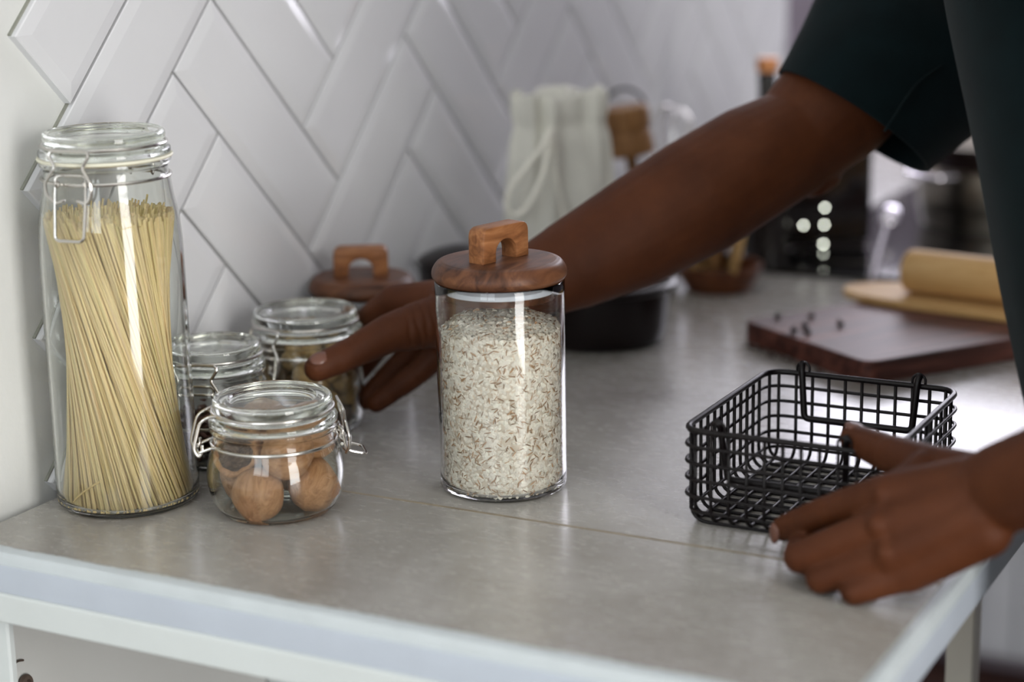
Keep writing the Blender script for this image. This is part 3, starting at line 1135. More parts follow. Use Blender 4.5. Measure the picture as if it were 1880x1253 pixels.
# the heap is higher at the back than at the glass
def heap(x, y):
    rr = math.hypot(x, y) / ro
    return 0.1300 - 0.0125 * rr ** 1.6 + 0.0018 * math.sin(x * 140 + 1) * math.sin(y * 120)


HV = np.array(hv)
for i in range(len(HV)):
    if HV[i, 2] > 0.1:
        HV[i, 2] = heap(HV[i, 0], HV[i, 1]) - 0.0015
V = [HV]
F = list(hf)
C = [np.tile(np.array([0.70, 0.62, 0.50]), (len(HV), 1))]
base = len(HV)
n_side, n_top = 9500, 4200
for i in range(n_side + n_top):
    L = rng.uniform(0.0012, 0.0026)
    Wd = L * rng.uniform(0.55, 0.9)
    kk = 7
    sliver = rng.uniform() < 0.13
    if sliver:
        L *= 1.15
        Wd = L * rng.uniform(0.10, 0.24)
    a = np.arange(kk) * 2 * math.pi / kk
    pts = np.stack([np.cos(a) * L * (1 + rng.normal(0, 0.10, kk)), np.sin(a) * Wd * (1 + rng.normal(0, 0.10, kk)), rng.normal(0, 0.0002, kk)], 1)
    pts = np.concatenate([pts, [[0, 0, 0.00035]]])
    if i < n_side:
        th = rng.uniform(0, 2 * math.pi)
        z = 0.0055 + (heap(ro * math.cos(th), ro * math.sin(th)) - 0.0055) * rng.uniform(0, 1)
        nrm = np.array([math.cos(th), math.sin(th), 0])
        e1 = np.array([-math.sin(th), math.cos(th), 0])
        e2 = np.array([0, 0, 1.0])
        edge_on = (not sliver) and rng.uniform() < 0.12
        tilt = rng.normal(0, 0.22) if not edge_on else rng.uniform(0.9, 1.4)
        rad = ro - 0.0006 - (abs(math.sin(tilt)) * L * 0.8) if not sliver else ro + rng.uniform(-0.0004, 0.0001)
        ctr = nrm * rad + np.array([0, 0, z])
    else:
        rr = ro * math.sqrt(rng.uniform(0, 1)) * 0.97
        th = rng.uniform(0, 2 * math.pi)
        x, y = rr * math.cos(th), rr * math.sin(th)
        nrm = np.array([0.25 * math.cos(th), 0.25 * math.sin(th), 1.0])
        nrm /= np.linalg.norm(nrm)
        e1 = np.cross(nrm, [0.3, 0.9, 0.1])
        e1 /= np.linalg.norm(e1)
        e2 = np.cross(nrm, e1)
        edge_on = (not sliver) and rng.uniform() < 0.10
        tilt = rng.normal(0, 0.35) if not edge_on else rng.uniform(0.8, 1.3)
        ctr = np.array([x, y, heap(x, y) + rng.uniform(-0.0006, 0.0011)])
    sp_ = rng.uniform(0, 2 * math.pi)
    c1 = e1 * math.cos(sp_) + e2 * math.sin(sp_)
    c2 = -e1 * math.sin(sp_) + e2 * math.cos(sp_)
    c2t = c2 * math.cos(tilt) + nrm * math.sin(tilt)
    nt_ = np.cross(c1, c2t)
    P = ctr + pts[:, :1] * c1 + pts[:, 1:2] * c2t + pts[:, 2:] * nt_
    rad = np.hypot(P[:, 0], P[:, 1])
    sc = np.minimum(1.0, (ro + 0.0002) / np.maximum(rad, 1e-6))
    P[:, 0] *= sc
    P[:, 1] *= sc
    V.append(P)
    for j in range(kk):
        F.append((base + j, base + (j + 1) % kk, base + kk))
    base += kk + 1
    if sliver or (edge_on and rng.uniform() < 0.5):
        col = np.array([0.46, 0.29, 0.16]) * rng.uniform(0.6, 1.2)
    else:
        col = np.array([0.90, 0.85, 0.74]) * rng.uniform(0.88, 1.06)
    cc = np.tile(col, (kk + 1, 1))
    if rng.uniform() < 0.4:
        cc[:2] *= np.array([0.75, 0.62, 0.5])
    C.append(cc)
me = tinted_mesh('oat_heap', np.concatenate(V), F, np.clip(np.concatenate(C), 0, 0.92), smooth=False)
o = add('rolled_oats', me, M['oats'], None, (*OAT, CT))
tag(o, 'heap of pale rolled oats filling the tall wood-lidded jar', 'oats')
o['kind'] = 'stuff'

# ------------------------------------------------------------------ black wire basket
BX0, BX1, BY0, BY1 = 0.4375, 0.5785, 0.2315, 0.3985
BH = 0.0665
bk = thing('wire_basket', 'black wire basket with two drop handles under the left hand', 'basket', (BX0, BY0, CT))
bw, bd = BX1 - BX0, BY1 - BY0
wr = 0.00130


def rrect(x0, x1, y0, y1, z, rad, n=6):
    return fillet([(x0, y0, z), (x1, y0, z), (x1, y1, z), (x0, y1, z)], rad, n, closed=True)


BM = M['black_wire']


def bpart(name, *geos):
    g = Geo()
    for q in geos:
        g.extend(*q)
    return add(name, g.mesh(name, True, None), BM, bk)


bpart('top_rim', tube(rrect(0, bw, 0, bd, BH, 0.017), 0.0022, 10, True))
for i, z in enumerate((0.0555, 0.0440, 0.0325, 0.0210, 0.0098)):
    ins = -0.0011 if z > 0.012 else 0.0012
    bpart('ring_wire', tube(rrect(ins, bw - ins, ins, bd - ins, z, 0.017), wr, 8, True))
nx, ny = 11, 13
for i in range(nx):
    x = 0.0085 + (bw - 0.017) * i / (nx - 1)
    e = 0.0 if 0.017 < x < bw - 0.017 else 0.0032
    bpart('cross_wire', tube(fillet([(x, e, BH - 0.0005), (x, e, 0.0022), (x, bd - e, 0.0022), (x, bd - e, BH - 0.0005)], 0.015, 6), wr, 8))
for i in range(ny):
    y = 0.0085 + (bd - 0.017) * i / (ny - 1)
    e = 0.0 if 0.017 < y < bd - 0.017 else 0.0032
    bpart('cross_wire', tube(fillet([(e, y, BH - 0.0005), (e, y, 0.0011), (bw - e, y, 0.0011), (bw - e, y, BH - 0.0005)], 0.013, 6), wr, 8))
for (yb, s) in ((0.0, 1), (bd, -1)):
    xa, xb = bw / 2 - 0.0445, bw / 2 + 0.0415
    drop = 0.033 if s == 1 else 0.0315
    yi = yb + s * 0.0045
    h = bpart('drop_handle', tube(fillet([(xa - 0.001, yb - s * 0.001, BH + 0.0085), (xa, yb + s * 0.0030, BH + 0.004), (xa + 0.004, yi + s * 0.003, BH - drop), (xb - 0.002, yi + s * 0.003, BH - drop), (xb, yb + s * 0.0030, BH + 0.004), (xb + 0.001, yb - s * 0.001, BH + 0.0085)], 0.004, 5), 0.0025, 9))
    for x in (xa, xb):
        g = Geo()
        g.extend(*tube(fillet([(x - 0.0045, yb, BH), (x - 0.005, yb - s * 0.0005, BH + 0.006), (x, yb - s * 0.0008, BH + 0.0095), (x + 0.005, yb - s * 0.0005, BH + 0.006), (x + 0.0045, yb, BH)], 0.004, 4), 0.0010, 8))
        add('hinge_loop', g.mesh('hinge_loop', True, None), BM, h)

# ------------------------------------------------------------------ cutting board, berries, planks
A_ = Vector((0.291, 0.722, 0))
ang = math.atan2(-0.106, 0.153)
board_len, board_w = 0.30, 0.187
bd_t = thing('cutting_board', 'dark reddish wooden cutting board lying behind the wire basket', 'cutting board', (A_.x, A_.y, CT), ang)
me = make_mesh('board', *extrude_poly([(p[0], p[1]) for p in fillet([(0, 0, 0), (board_w, 0, 0), (board_w, board_len, 0), (0, board_len, 0)], 0.016, 6, True)], 0.0, 0.0205))
add('board', bevel_mesh(me, 0.0022, 2, 40), M['board_wood'], bd_t)


def bloc(p, z=0.0):
    return p


bv = []
for i, (p, lb) in enumerate((
        ((0.3224, 0.7351, 0.9235), 'dark berry near the far left edge of the cutting board'),
        ((0.3501, 0.7492, 0.9235), 'dark berry near the far edge of the board, beyond the cluster'),
        ((0.3568, 0.7102, 0.9235), 'upper berry of the cluster of three on the board'),
        ((0.3534, 0.6907, 0.9235), 'lower left berry of the cluster of three on the board'),
        ((0.3674, 0.6900, 0.9235), 'lower right berry of the cluster of three on the board'),
        ((0.3838, 0.7308, 0.9235), 'lone dark berry near the middle of the cutting board'))):
    rs = np.random.default_rng(30 + i)
    v = iv * (1 + 0.12 * np.sin(iv @ (rs.normal(size=3) * 4)))[:, None] * np.array([0.0034, 0.0031, 0.0029])
    t = thing('dried_berry', lb, 'berry', p, rs.uniform(0, 3), 'berries on the cutting board')
    add('flesh', make_mesh('flesh', v.tolist(), ifc), M['berry'], t)
    g = Geo()
    g.extend(*tube([(0.0008, 0, 0.0026), (0.0014, 0.0003, 0.0042), (0.0024, 0.0004, 0.0049)], 0.0004, 6))
    add('stem', g.mesh('stem'), M['berry'], t)
g = Geo()
for i in range(60):
    s = rng.uniform(0, 1)
    off = rng.uniform(0.003, 0.013)
    px = 0.02 + s * 0.115
    base_ = A_ + Vector((math.cos(ang), math.sin(ang), 0)) * px - Vector((-math.sin(ang), math.cos(ang), 0)) * off
    v = iv1 * rng.uniform(0.0008, 0.0021) * rng.uniform(0.6, 1.2, 3) + np.array([base_.x, base_.y, CT + 0.0012])
    g.extend(v.tolist(), ifc1)
o = tag(add('spice_crumbs', g.mesh('spice_crumbs'), M['crumb']), 'brown spice crumbs scattered along the near edge of the cutting board', 'crumbs')
o['kind'] = 'stuff'

zb = CT + 0.0205
P0, P1, P2 = Vector((0.3476, 0.8491, 0.9265)), Vector((0.3963, 0.8207, 0.9265)), Vector((0.5076, 0.8022, 0.9265))
ux = (P2 - P1).normalized()
uy = Vector((-ux.y, ux.x, 0))
pl = thing('wooden_paddle', 'thin pale wooden paddle with a rounded end lying across the cutting board', 'paddle', (P1.x, P1.y, zb + 0.0005), math.atan2(ux.y, ux.x))
Lp = 0.25
poly = fillet([(-0.050, 0.014, 0), (-0.030, 0.004, 0), (0.0, 0.0, 0), (Lp, 0.0, 0), (Lp, 0.085, 0), (0.0, 0.085, 0), (-0.040, 0.070, 0), (-0.062, 0.040, 0)], 0.02, 6, True)
me = make_mesh('blade', *extrude_poly([(p[0], p[1]) for p in poly], 0.0, 0.0075))
add('blade', bevel_mesh(me, 0.0018, 2, 40), M['pale_wood'], pl)
rp = thing('rolling_pin', 'pale wooden rolling pin resting on the thin wooden paddle', 'rolling pin', tuple(P1 + ux * 0.004 + uy * 0.040 + Vector((0, 0, zb + 0.0085 + 0.0208 - P1.z))), math.atan2(ux.y, ux.x))
vs, fs = lathe(smooth_profile([(0, 0.0), (0.014, 0.0), (0.0190, 0.0022), (0.0206, 0.007), (0.0207, 0.03), (0.0207, 0.20), (0.0206, 0.224), (0.0190, 0.229), (0.014, 0.231), (0, 0.231)], 4), 48)
me = make_mesh('roller', vs, fs, True, 50)
me.transform(Matrix.Rotation(math.pi / 2, 4, 'Y'))
add('roller', me, M['pale_wood'], rp)

# ------------------------------------------------------------------ dark round dish, and a dark pot beside the tiles
dish = thing('baking_dish', 'dark brown round dish on the worktop under the reaching arm', 'dish', (0.166, 0.680, CT))
R1 = 0.067
prof = smooth_profile([(0, 0.0), (R1 - 0.016, 0.0), (R1 - 0.008, 0.002), (R1 - 0.004, 0.010), (R1, 0.042), (R1 + 0.001, 0.050), (R1 + 0.006, 0.0525), (R1 + 0.007, 0.056), (R1 + 0.003, 0.0585),
                       (R1 - 0.003, 0.056), (R1 - 0.006, 0.040), (R1 - 0.011, 0.009), (R1 - 0.020, 0.005), (0, 0.005)], 4)
add('body', make_mesh('body', *lathe(prof, 72)), M['iron'], dish)
pot = thing('lidded_pot', 'dark lidded pot by the tiles, half hidden behind the oat jar', 'pot', (0.072, 0.595, CT))
R2 = 0.041
prof = smooth_profile([(0, 0), (R2 - 0.012, 0), (R2 - 0.004, 0.003), (R2, 0.012), (R2 + 0.001, 0.07), (R2 + 0.001, 0.082), (R2 - 0.003, 0.083), (R2 - 0.004, 0.07), (R2 - 0.006, 0.012), (0, 0.006)], 4)
add('body', make_mesh('body', *lathe(prof, 64)), M['iron'], pot)
lidm = add('lid', make_mesh('lid', *lathe(smooth_profile([(0, 0.0836), (R2, 0.0836), (R2 + 0.002, 0.085), (R2 - 0.002, 0.0885), (R2 * 0.6, 0.0945), (R2 * 0.2, 0.0975), (0, 0.0980)], 4), 64)), M['iron'], pot)

# ------------------------------------------------------------------ wooden bowl with upright wooden rounds
bw_t = thing('wooden_bowl', 'dark brown wooden bowl on the worktop behind the reaching arm', 'bowl', (0.190, 0.922, CT))
prof = smooth_profile([(0, 0), (0.030, 0), (0.034, 0.003), (0.042, 0.016), (0.0455, 0.026), (0.0445, 0.028), (0.042, 0.026), (0.037, 0.014), (0.030, 0.007), (0, 0.006)], 4)
add('body', make_mesh('body', *lathe(prof, 56)), M['bowl_wood'], bw_t)
add('foot_ring', make_mesh('foot_ring', *ring([(0.024, 0.0), (0.0295, 0.0), (0.0295, 0.0012), (0.024, 0.0012)], 48), True, 40), M['bowl_wood'], bw_t)
for (dx, dy, rz, R3, tl, mt, lb) in ((-0.018, -0.004, 0.10, 0.043, 0.10, 'pale_wood', 'pale wooden round standing at the wall side of the dark wooden bowl'),
                                     (0.001, 0.0, 0.25, 0.041, -0.04, 'tool_wood', 'brown wooden round standing in the middle of the dark wooden bowl'),
                                     (0.020, 0.002, 0.40, 0.047, -0.20, 'pale_wood', 'pale wooden round leaning at the outer side of the dark wooden bowl')):
    vs, fs = lathe([(0, -0.004), (R3 - 0.002, -0.004), (R3, -0.002), (R3, 0.002), (R3 - 0.002, 0.004), (R3 - 0.007, 0.004), (R3 - 0.009, 0.0028), (0, 0.0028)], 48)
    me = make_mesh('wooden_round', vs, fs, True, 40)
    me.transform(Matrix.Rotation(math.pi / 2, 4, 'Y'))
    o = add('wooden_round', me, M[mt], None, (0.190 + dx, 0.922 + dy, CT + 0.0075 + R3 * math.cos(tl)))
    o.rotation_euler = (0, -tl, rz)
    tag(o, lb, 'coaster')

# ------------------------------------------------------------------ canvas drawstring bag
BG = Vector((0.0951, 0.7396, 0.9891))
BG.z = CT
bag = thing('drawstring_bag', 'cream canvas drawstring bag standing against the tiles', 'bag', tuple(BG), RZ(58))
BHt = 0.222


def bag_ring(z):
    t = z / BHt
    w = 0.070 - 0.026 * t if t < 0.85 else 0.0479
    d = 0.036 - 0.012 * t
    if t < 0.06:
        q = 0.75 + 0.25 * math.sqrt(t / 0.06)
        w *= q
        d *= q
    pin = math.exp(-((t - 0.86) / 0.035) ** 2)
    w *= 1 - 0.06 * pin
    d *= 1 - 0.12 * pin
    out = []
    n = 120
    for k in range(n):
        a = 2 * math.pi * k / n
        c, s = math.cos(a), math.sin(a)
        x = w * math.copysign(abs(c) ** 0.72, c)
        y = d * math.copysign(abs(s) ** 0.85, s)
        fold = (0.0025 + 0.0075 * max(0, t - 0.25)) * (math.sin(a * 9 + 0.7 * math.sin(t * 5)) * 0.6 + math.sin(a * 14 + 1.4 + 3 * t) * 0.4)
        x += fold * c * 0.6
        y += fold * s
        zz = z + (0.0035 * math.sin(a * 5 + 1) if t > 0.9 else 0)
        out.append((x + 0.004 * t, y, zz))
    return out


zs = [0.0, 0.003, 0.008, 0.014] + [0.02 + 0.202 * i / 34 for i in range(35)]
vs, fs = [], []
for z in zs:
    vs += bag_ring(z)
n = 120
for i in range(len(zs) - 1):
    for k in range(n):
        l = (k + 1) % n
        fs.append((i * n + k, i * n + l, (i + 1) * n + l, (i + 1) * n + k))
fs.append(tuple(reversed(range(n))))
top0 = (len(zs) - 1) * n
k0 = len(vs)
for k in range(n):
    x, y, z = vs[top0 + k]
    vs.append((x * 0.93, y * 0.86, z - 0.001))
for k in range(n):
    x, y, z = vs[top0 + k]
    vs.append((x * 0.80, y * 0.30, z - 0.030))
for k in range(n):
    l = (k + 1) % n
    fs.append((top0 + k, top0 + l, k0 + l, k0 + k))
    fs.append((k0 + k, k0 + l, k0 + n + l, k0 + n + k))
fs.append(tuple(range(k0 + n, k0 + 2 * n)))
add('cloth', make_mesh('cloth', vs, fs), M['canvas'], bag)
g = Geo()
loop = spline([(-0.028, -0.036, 0.192), (-0.042, -0.044, 0.180), (-0.062, -0.046, 0.160), (-0.078, -0.042, 0.140), (-0.080, -0.040, 0.122), (-0.070, -0.042, 0.116), (-0.058, -0.046, 0.128),
               (-0.045, -0.047, 0.152), (-0.036, -0.043, 0.176), (-0.028, -0.036, 0.190)], 5)
g.extend(*tube(loop, 0.0028, 8))
add('drawstring', g.mesh('drawstring'), M['cord'], bag)
g = Geo()
g.extend(*tube(spline([(-0.024, -0.030, 0.188), (-0.022, -0.0325, 0.172), (-0.023, -0.0345, 0.150), (-0.018, -0.036, 0.120), (-0.014, -0.038, 0.095), (-0.006, -0.0385, 0.075)], 5), 0.0018, 8))
g.extend(*lathe([(0, -0.005), (0.003, -0.004), (0.004, 0), (0.003, 0.004), (0, 0.005)], 12))
for i in range(len(g.v) - 12 * 3 - 2, len(g.v)):
    x, y, z = g.v[i]
    g.v[i] = (x - 0.006, y - 0.0385, z + 0.073)
add('drawstring', g.mesh('drawstring'), M['cord'], bag)

# ------------------------------------------------------------------ utensils in a crock
CR = Vector((0.1168, 0.8995, 0.9569))
CR.z = CT
crock = thing('utensil_crock', 'cream utensil crock beside the canvas bag, hidden behind the arm', 'crock', tuple(CR))
prof = smooth_profile([(0, 0), (0.030, 0), (0.034, 0.004), (0.035, 0.02), (0.0345, 0.090), (0.0355, 0.094), (0.033, 0.095), (0.031, 0.09), (0.031, 0.01), (0, 0.006)], 4)
add('body', make_mesh('body', *lathe(prof, 48)), M['ceramic'], crock)
add('glaze_band', make_mesh('glaze_band', *ring([(0.0346, 0.074), (0.0354, 0.075), (0.0354, 0.081), (0.0346, 0.082)], 48)), M['tool_wood'], crock)


def stick(name, label, cat, base, top):
    t = thing(name, label, cat, base)
    d = Vector(top) - Vector(base)
    t.rotation_mode = 'QUATERNION'
    t.rotation_quaternion = d.to_track_quat('Z', 'Y')
    return t, d.length


MB = Vector((CR.x + 0.004, CR.y, CT + 0.012))
MT = Vector((0.1023, 0.8876, 1.0659))
t, L = stick('meat_mallet', 'brown wooden meat mallet standing head up beside the canvas bag', 'mallet', MB, MT)
add('handle', make_mesh('handle', *lathe([(0, 0), (0.005, 0.0), (0.0065, 0.004), (0.0055, L * 0.5), (0.0065, L - 0.022), (0, L - 0.022)], 20)), M['tool_wood'], t)
hd = smooth_profile([(0, -0.0250), (0.021, -0.0250), (0.0245, -0.0225), (0.0250, -0.016), (0.0238, -0.0035), (0.0225, 0.0), (0.0238, 0.0035), (0.0250, 0.016), (0.0245, 0.0225), (0.021, 0.0250), (0, 0.0250)], 3)
me = make_mesh('head', *lathe(hd, 36), True, 60)
me.transform(Matrix.Translation((0, 0, L)))
add('head', me, M['tool_wood'], t)
SB = Vector((CR.x - 0.012, CR.y + 0.006, CT + 0.012))
ST = Vector((0.0819, 0.9274, 1.0799))
t, L = stick('wire_strainer', 'dark rimmed round strainer standing behind the wooden mallet', 'strainer', SB, ST)
g = Geo()
g.extend(*tube([(0, 0, 0), (0, 0, L - 0.022)], 0.0024, 8))
add('handle', g.mesh('handle'), M['black_wire'], t)
g = Geo()
g.extend(*torus(0.024, 0.0018, 0, 48, 8))
me = g.mesh('rim')
me.transform(Matrix.Translation((0, 0, L)) @ Matrix.Rotation(math.pi / 2, 4, 'X') @ Matrix.Identity(4))
add('rim', me, M['black_wire'], t)
g = Geo()
for k in range(8):
    a = math.pi * k / 8
    g.extend(*tube([(0.0235 * math.cos(a) * s, 0.016 * (1 - s * s), L + 0.0235 * math.sin(a) * s) for s in [-1, -0.6, -0.2, 0.2, 0.6, 1]], 0.0003, 5))
add('mesh_bowl', g.mesh('mesh_bowl'), M['steel_wire'], t)
WB = Vector((CR.x + 0.014, CR.y + 0.010, CT + 0.012))
WT = Vector((0.1081, 0.9877, 1.0790))
t, L = stick('whisk', 'steel balloon whisk standing between the mallet and the arm', 'whisk', WB, WT)
g = Geo()
g.extend(*lathe([(0, 0), (0.004, 0.001), (0.0055, 0.01), (0.0045, L - 0.095), (0.003, L - 0.085), (0, L - 0.085)], 18))
add('handle', g.mesh('handle'), M['steel'], t)
for k in range(5):
    a = math.pi * k / 5
    ca, sa = math.cos(a), math.sin(a)
    half = [(0.002, L - 0.088), (0.010, L - 0.068), (0.021, L - 0.040), (0.0235, L - 0.020), (0.015, L - 0.004), (0.0, L)]
    pts = [(r * ca, r * sa, z) for r, z in half] + [(-r * ca, -r * sa, z) for r, z in reversed(half[:-1])]
    g = Geo()
    g.extend(*tube(spline(pts, 4), 0.0009, 6))
    add('wire_loop', g.mesh('wire_loop'), M['steel_wire'], t)

# ------------------------------------------------------------------ bottle, hob and pots
BT = Vector((0.1842, 1.0750, 1.1214))
hB = BT.z - CT
t = thing('bottle', 'slim dark bottle with a copper cap behind the elbow', 'bottle', (BT.x, BT.y, CT))
prof = smooth_profile([(0, 0.002), (0.018, 0.001), (0.0235, 0.003), (0.025, 0.012), (0.025, hB - 0.092), (0.0225, hB - 0.076), (0.016, hB - 0.060), (0.0098, hB - 0.046), (0.0092, hB - 0.012), (0, hB - 0.012)], 5)
add('body', make_mesh('body', *lathe(prof, 48)), M['bottle'], t)
add('cap', make_mesh('cap', *lathe([(0, hB - 0.0115), (0.0112, hB - 0.0115), (0.0118, hB - 0.010), (0.0118, hB + 0.0025), (0.0105, hB + 0.004), (0, hB + 0.004)], 36), True, 40), M['copper'], t)
add('collar', make_mesh('collar', *ring([(0.0090, hB - 0.020), (0.0112, hB - 0.0195), (0.0112, hB - 0.0165), (0.0090, hB - 0.016)], 32)), M['bottle'], t)

hob = thing('hob', 'black glass hob set on the worktop beyond the wooden bowl', 'hob', (0, 0, 0))
me = make_mesh('glass_top', *extrude_poly([(p[0], p[1]) for p in fillet([(0.20, 1.012, 0), (0.600, 1.012, 0), (0.600, 1.62, 0), (0.20, 1.62, 0)], 0.012, 5, True)], CT + 0.0003, CT + 0.0068))
add('glass_top', bevel_mesh(me, 0.0015, 2, 40), M['black_gloss'], hob)
for (x, y, r) in ((0.262, 1.115, 0.05), (0.375, 1.37, 0.09), (0.47, 1.13, 0.06), (0.27, 1.48, 0.06)):
    me = make_mesh('cooking_zone', *ring([(r - 0.0012, CT + 0.0068), (r, CT + 0.0068), (r, CT + 0.0071), (r - 0.0012, CT + 0.0071)], 56))
    me.transform(Matrix.Translation((x, y, 0)))
    add('cooking_zone', me, M['steel'], hob)
ZH = CT + 0.0073
AC = Vector((0.2311, 1.1311, 0.9425))
fw = Vector((ax_f.x, ax_f.y, 0)).normalized()
rt = Vector((fw.y, -fw.x, 0))
AC = AC + fw * 0.046
AZ = math.atan2(rt.y, rt.x)
t = thing('stand_in_appliance', 'glossy black made-up appliance with glowing highlight dots standing on the hob behind the arm', 'appliance', (AC.x, AC.y, ZH), AZ)  # made-up form for a dark glossy object, added to carry the glowing dots
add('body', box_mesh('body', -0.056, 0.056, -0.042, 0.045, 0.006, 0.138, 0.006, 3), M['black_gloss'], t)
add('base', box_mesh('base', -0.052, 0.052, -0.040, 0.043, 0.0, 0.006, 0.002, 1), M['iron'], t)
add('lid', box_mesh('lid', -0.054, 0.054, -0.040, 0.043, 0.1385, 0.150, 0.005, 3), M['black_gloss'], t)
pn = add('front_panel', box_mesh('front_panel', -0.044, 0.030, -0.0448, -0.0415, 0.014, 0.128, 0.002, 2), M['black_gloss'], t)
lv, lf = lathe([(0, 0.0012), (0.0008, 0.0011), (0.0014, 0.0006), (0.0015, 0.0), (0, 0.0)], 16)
lme = make_mesh('highlight_dot', lv, lf)
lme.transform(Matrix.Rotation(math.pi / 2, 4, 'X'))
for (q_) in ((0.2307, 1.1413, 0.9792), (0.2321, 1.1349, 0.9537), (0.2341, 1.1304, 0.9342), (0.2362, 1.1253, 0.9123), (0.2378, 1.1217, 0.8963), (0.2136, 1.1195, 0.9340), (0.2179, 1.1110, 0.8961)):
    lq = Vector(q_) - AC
    add('highlight_dot', lme, M['highlight_glow'], pn, (lq.dot(rt), -0.0449, q_[2] - ZH))  # added emissive dots that imitate out-of-focus highlights
t = thing('stock_pot', 'wide steel pot with a steel lid standing on the hob', 'pot', (0.375, 1.37, ZH))
Rp, Hp = 0.098, 0.098
prof = smooth_profile([(0, 0), (Rp - 0.012, 0), (Rp - 0.003, 0.003), (Rp, 0.012), (Rp, 0.05), (Rp, Hp - 0.005), (Rp + 0.003, Hp), (Rp - 0.001, Hp + 0.001), (Rp - 0.003, Hp - 0.006), (Rp - 0.004, 0.01), (0, 0.006)], 5)
add('body', make_mesh('body', *lathe(prof, 72)), M['steel'], t)
add('rim_shade_band', make_mesh('rim_shade_band', *ring([(Rp - 0.001, Hp - 0.026), (Rp + 0.0016, Hp - 0.025), (Rp + 0.0022, Hp - 0.004), (Rp - 0.001, Hp - 0.003)], 72), True, 40), M['iron'], t)  # dark ring puts the shade below the pot rim into colour
l = add('lid', make_mesh('lid', *lathe(smooth_profile([(0, Hp + 0.0022), (Rp - 0.004, Hp + 0.0022), (Rp + 0.003, Hp + 0.003), (Rp - 0.004, Hp + 0.007), (Rp * 0.7, Hp + 0.020), (Rp * 0.35, Hp + 0.029), (0, Hp + 0.032)], 5), 72)), M['steel'], t)
g = Geo()
g.extend(*tube(fillet([(-0.024, 0, Hp + 0.028), (-0.024, 0, Hp + 0.052), (0.024, 0, Hp + 0.052), (0.024, 0, Hp + 0.028)], 0.008, 5), 0.0045, 10))
add('handle', g.mesh('handle'), M['chrome'], l)
for s in (-1, 1):
    g = Geo()
    d0 = Vector((math.cos(-2.2), math.sin(-2.2), 0)) * s
    tv = Vector((-d0.y, d0.x, 0))
    z = Vector((0, 0, 0.066))
    g.extend(*tube(fillet([d0 * (Rp - 0.001) - tv * 0.03 + z, d0 * (Rp + 0.026) - tv * 0.028 + z, d0 * (Rp + 0.026) + tv * 0.028 + z, d0 * (Rp - 0.001) + tv * 0.03 + z], 0.012, 5), 0.0042, 10))
    add('side_handle', g.mesh('side_handle'), M['chrome'], t)
t = thing('serving_spoon', 'shiny steel spoon leaning from the hob edge against the steel pot', 'spoon', (0.3351, 0.9813, 0.9110))
SPT = Vector((0.3271, 1.0571, 0.9545)) - Vector((0.3351, 0.9813, 0.9110))
g = Geo()
sd = SPT.normalized()
g.extend(*tube([sd * 0.0, sd * 0.02, sd * (SPT.length - 0.018), sd * SPT.length], [0.0032, 0.0042, 0.0036, 0.0030], 10))
add('handle', g.mesh('handle'), M['chrome'], t)
v = iv * np.array([0.013, 0.0045, 0.018])
me = make_mesh('spoon_bowl', v.tolist(), ifc)
me.transform(Matrix.Translation(SPT + sd * 0.014) @ sd.to_track_quat('Z', 'Y').to_matrix().to_4x4())
add('spoon_bowl', me, M['chrome'], t)

# ------------------------------------------------------------------ the person
def cone(g, a, b, ra, rb, seg=28, rings=6):
    """tapered capsule from a to b"""
    a, b = Vector(a), Vector(b)
    d = b - a
    L = d.length
    prof = []
    for i in range(rings + 1):
        th = math.pi / 2 * i / rings
        prof.append((ra * math.sin(th), -ra * math.cos(th)))
    for i in range(rings + 1):
        th = math.pi / 2 * i / rings
        prof.append((rb * math.cos(th), L + rb * math.sin(th)))
    prof[0] = (0, -ra)
    prof[-1] = (0, L + rb)
    vs, fs = lathe(prof, seg)
    q = d.to_track_quat('Z', 'Y').to_matrix().to_4x4()
    m = Matrix.Translation(a) @ q
    g.extend([m @ Vector(v) for v in vs], fs)


def chain(g, pts, rad):
    for i in range(len(pts) - 1):
        cone(g, pts[i], pts[i + 1], rad[i], rad[i + 1])


def ball(g, c, r, sx=(1, 1, 1)):
    v = iv * np.array(sx) * r + np.array(c)
    g.extend(v.tolist(), ifc)


B = Geo()
# right arm (reaching to the jar)
SHR = (0.4937, 0.7439, 1.2678)
ELR = (0.3980, 0.5620, 1.1132)
chain(B, [SHR, (0.4401, 0.6359, 1.1717), (0.4185, 0.5916, 1.1381), ELR], [0.050, 0.052, 0.0495, 0.0430])
chain(B, [ELR, (0.3715, 0.5319, 1.0976), (0.3394, 0.4965, 1.0740), (0.3005, 0.4568, 1.0476), (0.2689, 0.4233, 1.0297), (0.2451, 0.3990, 1.0173), (0.2192, 0.3752, 1.0066)],
      [0.0430, 0.0465, 0.0478, 0.0435, 0.0365, 0.0300, 0.0262])
ball(B, (0.4066, 0.5727, 1.0936), 0.0285)
